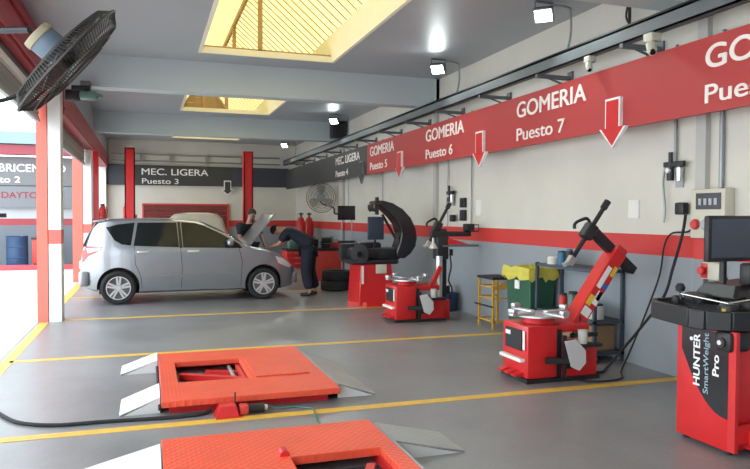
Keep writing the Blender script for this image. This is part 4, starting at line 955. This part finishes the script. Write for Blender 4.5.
def car_body():
    m = MB(); xs = [0, .015, .03, .06, .1, .16, .22, .3, .38] + [.38+k*(3.4-.38)/44 for k in range(1, 45)] + [3.5, 3.6, 3.68, 3.75, 3.8, 3.84, 3.87, 3.9]
    nz, nt = 14, 8; rows = []
    for x in xs:
        zt, zb = interp(ZT, x), interp(ZBt, x); zs = zt-.035; row = [(0, zb)]
        row.append((WZ(x, zb)-.05, zb))
        for k in range(nz+1):
            z = zb+.03+(zs-zb-.03)*k/nz; row.append((WZ(x, z), z))
        we = WZ(x, zs)
        for k in range(1, nt+1):
            f = k/nt; y = we*(math.cos(f*PI/2)) if False else we*(1-f)
            rise = .035*(1-(1-f)**4) if f < 1 else .035
            row.append((y, zs+rise+.012*math.sin(f*PI/2)))
        full = [(-a, b) for a, b in row[::-1][:-1]]
        rows.append([m.bm.verts.new((x, a, b)) for a, b in (row[:-1]+[row[-1]]+[(-a, b) for a, b in row[::-1][1:-1]])])
    for A, B in zip(rows, rows[1:]):
        n = len(A)
        for k in range(n): m.bm.faces.new((A[k], A[(k+1) % n], B[(k+1) % n], B[k]))
    m.bm.faces.new(rows[0]); m.bm.faces.new(rows[-1][::-1]); return m
def boolean_cut(o, cutters):
    for c in cutters:
        md = o.modifiers.new('cut', 'BOOLEAN'); md.operation = 'DIFFERENCE'; md.object = c; md.solver = 'EXACT'
    dg = bpy.context.evaluated_depsgraph_get(); me = bpy.data.meshes.new_from_object(o.evaluated_get(dg))
    o.modifiers.clear(); old = o.data; o.data = me; o.data.set_sharp_from_angle(angle=math.radians(32))
    for c in cutters: bpy.data.objects.remove(c)
def side_patch(poly, side, off, sub=5, zofs=0):
    # polygon in (x,z) wrapped on the car's side; triangulated fan with subdivision
    m = MB(); b = m.bm
    f = b.faces.new([b.verts.new((p[0], 0, p[1])) for p in poly])
    bmesh.ops.triangulate(b, faces=[f]); bmesh.ops.subdivide_edges(b, edges=b.edges[:], cuts=sub, use_grid_fill=True)
    base = b.faces[:]
    r = bmesh.ops.extrude_face_region(b, geom=base)
    ext = set(v for v in r['geom'] if isinstance(v, bmesh.types.BMVert))
    for v in b.verts: v.co.y = side*(WZ(v.co.x, v.co.z)+(off if v in ext else -.01))
    return m
def hatchback(label, loc, rz, paint, hood_open=True, parts=True):
    t = thing('hatchback_car' if hood_open else 'parked_car', label, 'car', loc, rz)
    body = car_body().build('body', paint, t, smooth=32)
    WXS = (.62, 3.21)
    cut = [MB().cyl((x, -1.2, .31), (x, 1.2, .31), .355, n=40).build('cut', paint) for x in WXS]
    if hood_open: cut.append(MB().box((3.02, -.6, .5), (3.66, .6, 1.3)).build('cut', paint))
    for c in cut: c.matrix_world = Matrix()
    body.parent = None
    boolean_cut(body, cut); body.parent = t
    for x in WXS:
        for sd_ in (-1, 1):
            w = tyre(MB(), (x, sd_*.72, .30), (0,1,0), .30, .205, .20).build('wheel', rubber, t)
            y = sd_*.80
            rm = MB().lathe([(.205, -.04), (.21, .02), (.195, .02), (.185, -.03), (.0, -.05)], (x, y, .30), (0, sd_, 0), 36)
            rm.build('rim', rail_m, w)
            sp_ = MB()
            for k in range(5):
                a = 2*PI*k/5+.3; dirv = Vector((math.cos(a), 0, math.sin(a))); per = Vector((-dirv.z, 0, dirv.x)); c = Vector((x, y, .30))
                for s2_ in (-1, 1):
                    p0, p1 = c+dirv*.05+per*s2_*.015, c+dirv*.20+per*s2_*.032
                    sp_.bar(p0, p1, .034, .03, up=(0,1,0))
            sp_.lathe([(0, .03), (.045, .03), (.055, 0), (.055, -.03)], (x, y, .30), (0, sd_, 0), 20)
            sp_.lathe([(.19, -.02), (.192, .022), (.207, .022), (.207, -.02)], (x, y, .30), (0, sd_, 0), 36)
            sp_.build('spokes', alloy, w)
    MB().cyl((.62, -.66, .30), (.62, .66, .30), .04).cyl((3.21, -.66, .30), (3.21, .66, .30), .04).box((.3, -.6, .18), (3.6, .6, .26)).box((.26, -.62, .26), (.98, .62, .68)).box((2.85, -.62, .26), (3.0, .62, .68)).build('underbody', rubber, t)
    wins = [[(.42, 1.37), (.62, 1.425), (.90, 1.455), (.83, 1.05), (.68, 1.07), (.56, 1.14)],
            [(.95, 1.455), (1.62, 1.46), (1.655, 1.01), (.875, 1.045)],
            [(1.70, 1.465), (1.95, 1.445), (2.12, 1.395), (2.42, 1.25), (2.74, 1.06), (2.80, .98), (1.725, 1.005)]]
    for sd_ in (-1, 1):
        for w in wins:
            side_patch(w, sd_, .004).build('side_window', glass_dk, t, smooth=40)
        side_patch([(1.635, 1.47), (1.685, 1.47), (1.715, 1.0), (1.663, 1.0)], sd_, .006).build('door_pillar', black_g, t)
        # seams, handles, sill moulding
        for q in ([(.885, 1.06), (.893, 1.06), (.905, .72), (1.0, .50), (1.02, .28), (1.012, .28), (.99, .50), (.897, .72)], [(1.672, 1.05), (1.680, 1.05), (1.712, .62), (1.70, .28), (1.692, .28), (1.704, .62)], [(2.72, 1.03), (2.728, 1.03), (2.80, .75), (2.78, .28), (2.772, .28), (2.79, .75)]):
            side_patch(q, sd_, .0015, 3).build('door_seam', rubber, t)
        for hx in (.93, 1.80):
            h = MB().rbox((hx, sd_*(WZ(hx+.1, .92))-.014, .915), (hx+.21, sd_*(WZ(hx+.1, .92))+.018, .955), .012); 
            for v_ in h.bm.verts: v_.co.y += sd_*.012
            h.build('door_handle', alloy, t)
        side_patch([(1.1, .505), (2.62, .525), (2.62, .475), (1.1, .455)], sd_, .022, 4).build('side_moulding', paint, t, smooth=60)
        side_patch([(.02, .92), (.10, 1.04), (.36, 1.03), (.30, .96), (.12, .86), (.03, .74)], sd_, .008, 5).build('tail_light', tail_red, t, smooth=60)
        side_patch([(.10, 1.0), (.34, 1.02), (.30, .965), (.12, .92)], sd_, .012, 5).build('tail_light_clear_band', tail_w, t, smooth=60)
        side_patch([(3.44, .82), (3.62, .76), (3.80, .62), (3.74, .58), (3.5, .68)], sd_, .006, 5).build('headlight', tail_w, t, smooth=60)
        y = sd_*(WZ(2.55, 1.05)+.10)
        mi = MB().rbox((2.50, y-.09, 1.03), (2.62, y+.07, 1.15), .04, 3).build('door_mirror', paint, t)
        MB().box((2.50, min(y, y-sd_*.14), 1.04), (2.54, max(y, y-sd_*.14), 1.08)).build('mirror_stalk', black, mi)
    # windscreen and rear window wrapped on the top
    def top_patch(x0, x1, w0, w1, m_, name, off=.006):
        def fn(u, v):
            x = x0+(x1-x0)*u; w = w0+(w1-w0)*u; y = (v-.5)*2*w; f = 1-min(1, abs(y)/max(.01, WZ(x, interp(ZT, x)-.035)))
            return Vector((x, y, interp(ZT, x)-.035+.035*(1-(1-f)**4)+.012*math.sin(f*PI/2)+off))
        MB().grid(fn, 10, 14).build(name, m_, t, solid=.004)
    top_patch(2.13, 2.84, .56, .66, glass_dk, 'windscreen', .008); top_patch(.05, .26, .62, .56, glass_dk, 'rear_window', .010)
    sp2 = MB(); sp2.hexa([(.20, -.53, 1.455), (.42, -.55, 1.48), (.42, .55, 1.48), (.20, .53, 1.455), (.20, -.52, 1.485), (.42, -.54, 1.525), (.42, .54, 1.525), (.20, .52, 1.485)]); sp2.build('spoiler', paint, t, bevel=.01)
    MB().rbox((-.03, -.70, .33), (.14, .70, .60), .05, 3).build('rear_bumper', paint, t)
    MB().rbox((3.78, -.6, .26), (3.93, .6, .50), .05, 3).build('front_bumper', paint, t)
    MB().box((3.90, -.4, .32), (3.935, .4, .42)).build('grille', black, t)
    MB().tube([(.42, 0, 1.52), (.26, 0, 1.66)], [.006, .003], 6).build('aerial', black, t)
    MB().box((-.035, -.2, .62), (-.0, .2, .74)).build('number_plate', white_p, t)
    MB().tube(spline([(.5, -.45, 1.525), (.75, .0, 1.56), (.9, .45, 1.525)], 4), .0001, 3)
    if hood_open:
        hg = Vector((2.98, 0, 1.015)); an = math.radians(51)
        def hf(u, v):
            x = u*.80; y = (v-.5)*2*(.64-.10*u**3); z = -.02*u*u+.015*math.cos((v-.5)*PI)
            return Vector((hg.x+x*math.cos(an)-z*math.sin(an), y, hg.z+x*math.sin(an)+z*math.cos(an)))
        hd_ = MB().grid(hf, 12, 12).build('hood', paint, t, solid=.02)
        MB().cyl((3.6, .52, .72), (3.33, .5, 1.38), .008).build('prop_rod', black, t)
        MB().box((3.02, -.58, .5), (3.66, .58, .62)).rbox((3.1, -.3, .62), (3.5, .25, .86), .03).rbox((3.1, .3, .62), (3.4, .5, .82), .01).rbox((3.15, -.54, .62), (3.35, -.36, .84), .03).build('engine_bay', rubber, t)
    return t
hatchback('silver-grey hatchback with its bonnet raised in the car bay', (-1.15, 13.46, 0), math.radians(3.0), car_p)

# second car at the back: taller, mostly hidden, so only its upper body differs
def van(label, loc):
    t = thing('parked_car', label, 'car', loc)
    m = MB(); prof = [(0, .35), (0, .95), (.08, 1.05), (.25, 1.55), (.42, 1.63), (1.28, 1.63), (1.5, 1.58), (1.85, 1.12), (1.9, .95), (1.9, .35)]
    # seen end-on: profile across the width, extruded along the length with tapering ends
    L_ = [(0, .9, .97), (.08, 1, 1), (3.0, 1, 1), (3.3, 1, .66), (4.0, .97, .58), (4.1, .9, .5)]
    full = [(.06, .3), (.03, .7), (.06, 1.0), (.22, 1.50), (.36, 1.62), (.6, 1.655), (1.1, 1.655), (1.34, 1.62), (1.48, 1.50), (1.64, 1.0), (1.67, .7), (1.64, .3)]
    rows = []
    for y, sx_, sz_ in L_: rows.append([m.bm.verts.new((.85+(a-.85)*sx_, y, .3+(b-.3)*sz_)) for a, b in full])
    for A, B in zip(rows, rows[1:]):
        for k in range(len(A)): m.bm.faces.new((A[k], A[(k+1) % len(A)], B[(k+1) % len(A)], B[k]))
    m.bm.faces.new(rows[0]); m.bm.faces.new(rows[-1][::-1])
    m.build('body', car2_p, t, smooth=35, bevel=.03)
    MB().hexa([(.22, -.0, 1.05), (1.48, -.0, 1.05), (1.36, .02, 1.48), (.34, .02, 1.48), (.22, .09, 1.05), (1.48, .09, 1.05), (1.36, .09, 1.48), (.34, .09, 1.48)]).build('rear_window', glass_dk, t)
    for sgn, x in ((-1, .14), (1, 1.56)):
        MB().hexa([(x-.02, .5, 1.06), (x+.02, .5, 1.06), (x+.02, 2.6, 1.06), (x-.02, 2.6, 1.06), (x-sgn*.13-.02, .6, 1.48), (x-sgn*.13+.02, .6, 1.48), (x-sgn*.13+.02, 2.5, 1.48), (x-sgn*.13-.02, 2.5, 1.48)]).build('side_window', glass_dk, t)
        for y in (.75, 3.2): tyre(MB(), (.85+sgn*.72, y, .31), (1,0,0), .31, .2, .2).build('wheel', rubber, t)
        MB().rbox((.85+sgn*.70-.05, -.01, .8), (.85+sgn*.70+.05, .08, 1.05), .02).build('tail_light', tail_red, t)
    MB().box((.2, -.04, .35), (1.5, .05, .55)).build('bumper', black, t)
van('beige car under the two-post lift, only its roof showing behind the hatchback', (.40, 18.0, 0))

# ------------------------------------------------------------------ people
def skin_mesh(name, chains, m, parent, sub=2, kind=None):
    # chains: list of (list of (point, radius)); chains joined where points coincide
    V, Eg, Rd, key = [], [], [], {}
    def vid(p, r):
        k = tuple(round(c, 4) for c in p)
        if k not in key: key[k] = len(V); V.append(Vector(p)); Rd.append(r)
        return key[k]
    for ch in chains:
        prev = None
        for p, r in ch:
            i = vid(p, r)
            if prev is not None and prev != i: Eg.append((prev, i))
            prev = i
    me = bpy.data.meshes.new(name); me.from_pydata(V, Eg, []); o = bpy.data.objects.new(name, me); COL.objects.link(o)
    md = o.modifiers.new('skin', 'SKIN'); md.use_smooth_shade = True; md.branch_smoothing = .6
    sv = me.skin_vertices[0].data
    for i, r in enumerate(Rd):
        sv[i].radius = r if isinstance(r, (tuple, list)) else (r, r); sv[i].use_root = (i == 0)
    ms_ = o.modifiers.new('sub', 'SUBSURF'); ms_.levels = sub; ms_.render_levels = sub
    dg = bpy.context.evaluated_depsgraph_get(); me2 = bpy.data.meshes.new_from_object(o.evaluated_get(dg))
    o.modifiers.clear(); o.data = me2; me2.materials.clear(); me2.materials.append(m); me2.name = name
    for p in me2.polygons: p.use_smooth = True
    o.parent = parent; return o
def lerp(a, b, t): return Vector(a)+(Vector(b)-Vector(a))*t
def hand(wrist, dirv, palm_n, side, s=1.0):
    # palm chain plus five finger chains
    d = Vector(dirv).normalized(); n = Vector(palm_n); n = (n-d*n.dot(d)).normalized(); w = d.cross(n).normalized()*side
    W0 = Vector(wrist); P = W0+d*.045*s; K = W0+d*.09*s
    ch = [[(W0, .026), (P, .034)]]
    for k, (o_, L1, r) in enumerate(((-.030, .068, .0085), (-.010, .078, .009), (.010, .072, .0088), (.028, .056, .0078))):
        b0 = K+w*o_; ch.append([(P, .034), (b0, .0125), (b0+d*L1*.5+n*.012, r), (b0+d*L1*.85+n*.035, r*.92), (b0+d*L1+n*.052, r*.8)])
    tb_ = P-w*.036-d*.01; ch.append([(P, .034), (tb_, .014), (tb_-w*.02+d*.03+n*.012, .0105), (tb_-w*.024+d*.055+n*.02, .009)])
    return ch
def person(label, loc, rz, J):
    # J: joint dictionary in local coordinates, person faces +x
    t = thing('person', label, 'person', loc, rz)
    g = lambda k: Vector(J[k])
    pel, ch_, nk, hd0 = g('pelvis'), g('chest'), g('neck'), g('head')
    up = (hd0-nk).normalized(); face = Vector(J['look']).normalized(); face = (face-up*face.dot(up)).normalized()
    sidev = up.cross(face)
    chains = []
    chains.append([(pel, (.13, .10)), (lerp(pel, ch_, .5), (.125, .095)), (ch_, (.15, .11)), (lerp(ch_, nk, .75), (.09, .075)), (nk, .055), (nk+up*.05, .052),
                   (hd0-up*.045+face*.012, (.066, .078)), (hd0+up*.02, (.074, .092)), (hd0+up*.075-face*.008, (.062, .078))])
    for sgn, s_ in (('l', 1), ('r', -1)):
        sh_, el, wr_ = g('shoulder_'+sgn), g('elbow_'+sgn), g('wrist_'+sgn)
        chains.append([(ch_, (.15, .11)), (sh_, .062), (lerp(sh_, el, .4), .05), (el, .04), (lerp(el, wr_, .35), .042), (wr_, .027)])
        hip, kn, an = g('hip_'+sgn), g('knee_'+sgn), g('ankle_'+sgn)
        chains.append([(pel, (.13, .10)), (hip, .095), (lerp(hip, kn, .45), .078), (kn, .055), (lerp(kn, an, .3), .056), (an, .037), (an+Vector((.03, 0, -.05)), .036), (an+Vector((.13, 0, -.06)), .032), (an+Vector((.19, 0, -.065)), .022)])
        d = (wr_-el).normalized()
        pn = Vector((0, -s_*.3, -1)); hc = hand(wr_+d*.0, d, pn, s_)
        hc[0][0] = (wr_, .027); chains += hc
    b = skin_mesh('body', chains, skin, t)
    # nose, ears, eyes, mouth
    fc = hd0+face*.088
    MB().lathe([(0, .030), (.009, .022), (.014, 0), (.012, -.01)], fc-up*.012, face-up*.5, 8).build('nose', skin, b)
    for s_ in (-1, 1):
        e = hd0+face*.083+sidev*.030*s_+up*.015
        MB().lathe([(0, .010), (.008, .006), (.011, 0)], e, face, 10).build('eye', black_g, b)
        MB().lathe([(0, .012), (.016, .008), (.022, 0), (.0, -.004)], hd0+sidev*.074*s_-up*.005, sidev*s_, 10).build('ear', skin, b)
    MB().bar(hd0+face*.086-up*.048-sidev*.022, hd0+face*.086-up*.048+sidev*.022, .008, .006, up=tuple(up)).build('mouth', red_old, b)
    # hair cap: front line high, back low
    hm = MB()
    def hf(u, v):
        th = u*PI*.62; ph = v*2*PI; dr_ = up*math.cos(th)+(face*math.cos(ph)+sidev*math.sin(ph))*math.sin(th)
        lim = 1 if dr_.dot(face) < .45 else 1-.10*(dr_.dot(face)-.45)*2.2
        rr = Vector((0,0,0)); k_ = dr_
        return hd0+up*.035-face*.005+(up*k_.dot(up)*.106+face*k_.dot(face)*.103+sidev*k_.dot(sidev)*.084)*lim if True else None
    def hf2(u, v):
        ph = v*2*PI; front = max(0, math.cos(ph)); th = u*PI*(.60-.32*front)
        k_ = up*math.cos(th)+(face*math.cos(ph)+sidev*math.sin(ph))*math.sin(th)
        return hd0+up*.035-face*.006+up*k_.dot(up)*.108+face*k_.dot(face)*.104+sidev*k_.dot(sidev)*.086
    hm.grid(hf2, 8, 20); hm.build('hair', hair_m, t, solid=.008)
    # shirt: torso and short sleeves
    sc = [[(lerp(pel, ch_, -.25), (.20, .17)), (lerp(pel, ch_, .1), (.205, .175)), (lerp(pel, ch_, .55), (.20, .17)), (ch_, (.21, .17)), (lerp(ch_, nk, .72), (.12, .10))]]
    for sgn in 'lr':
        sh_, el = g('shoulder_'+sgn), g('elbow_'+sgn)
        sc.append([(ch_, (.21, .17)), (sh_, .10), (lerp(sh_, el, .4), .088), (lerp(sh_, el, .85), .078)])
    skin_mesh('work_shirt', sc, navy, t)
    # collar
    tc = [[(pel, (.148, .115))]]
    for sgn in 'lr':
        hip, kn, an = g('hip_'+sgn), g('knee_'+sgn), g('ankle_'+sgn)
        tc.append([(pel, (.19, .165)), (hip, .15), (lerp(hip, kn, .45), .135), (kn, .115), (lerp(kn, an, .3), .11), (lerp(kn, an, .92), .10)])
    skin_mesh('trousers', tc[1:], navy, t)
    for sgn in 'lr':
        an = g('ankle_'+sgn)
        m = skin_mesh('shoe', [[(an+Vector((-.035, 0, -.045)), .042), (an+Vector((.05, 0, -.05)), .045), (an+Vector((.14, 0, -.057)), .038), (an+Vector((.20, 0, -.062)), .028)]], shoe_m, t)
    return t
person('man in navy work clothes standing behind the open bonnet', (2.02, 14.64, 0), math.radians(-65),
    dict(pelvis=(0,0,.95), chest=(.08,0,1.28), neck=(.12,0,1.47), head=(.20,0,1.60), look=(1,0,-.55),
         shoulder_l=(.10,.19,1.40), elbow_l=(.22,.24,1.12), wrist_l=(.42,.16,1.00), shoulder_r=(.10,-.19,1.40), elbow_r=(.16,-.27,1.12), wrist_r=(.34,-.20,.98),
         hip_l=(0,.10,.90), knee_l=(.03,.12,.50), ankle_l=(0,.13,.095), hip_r=(0,-.10,.90), knee_r=(.05,-.12,.50), ankle_r=(.02,-.14,.095)))
person('man in navy overalls bending over the front of the silver hatchback', (3.05, 13.12, 0), math.radians(158),
    dict(pelvis=(.0,0,1.02), chest=(.32,0,1.26), neck=(.50,0,1.31), head=(.64,0,1.30), look=(.5,0,-1),
         shoulder_l=(.42,.19,1.27), elbow_l=(.56,.24,1.03), wrist_l=(.78,.16,.97), shoulder_r=(.42,-.19,1.27), elbow_r=(.54,-.25,1.04), wrist_r=(.76,-.16,.98),
         hip_l=(.0,.10,.91), knee_l=(.05,.12,.50), ankle_l=(-.04,.15,.095), hip_r=(.0,-.10,.91), knee_r=(.0,-.13,.50), ankle_r=(-.12,-.15,.095)))

# ------------------------------------------------------------------ things in the neighbouring bay
tb_ = thing('round_stand', 'dark round-topped stand at the left edge in front of the neighbouring wall', 'stand', (-4.25, 21.95, 0))
MB().cyl((0,0,1.5), (0,0,1.62), .38).build('stand_top', black, tb_); MB().cyl((0,0,.03), (0,0,1.5), .03).build('pole', rail_m, tb_); MB().cyl((0,0,0), (0,0,.04), .25).build('base', rail_m, tb_)
for i, (x, m, l) in enumerate(((-3.66, blue_dk, 'dark blue drum right of the round stand'), (-5.0, white_p, 'pale drum at the left edge of the picture'))):
    t = thing('oil_drum', l, 'drum', (x, 22.3, 0)); MB().lathe([(0, 0), (.29, 0), (.30, .02), (.29, .3), (.305, .32), (.29, .34), (.29, .62), (.305, .64), (.29, .66), (.29, .93), (.3, .95), (.27, .95), (.27, .92), (0, .92)], n=30).build('drum_body', m, t); MB().cyl((.12, 0, .92), (.12, 0, .96), .03).build('cap', steel, t)
t = thing('tool_trolley', 'dark red tool trolley behind the left column', 'trolley', (-2.95, 22.4, 0)); MB().rbox((-.3, -.2, .12), (.3, .2, .85), .02).build('cabinet', red_old, t); MB().box((-.32, -.22, .85), (.32, .22, .9)).build('top', black, t)
for x in (-.25, .25):
    for y in (-.15, .15): MB().cyl((x-.015, y, .06), (x+.015, y, .06), .06).build('caster', rubber, t)
t = MB().tube([Vector((-1.95+.22*math.cos(a*.35), 23.45-.002*a, 1.45+.34*math.sin(a*.35)+.003*a)) for a in range(70)], .025, 6).build('coiled_hose', rubber); tag(t, 'black coiled hose hanging between the two left columns', 'hose')
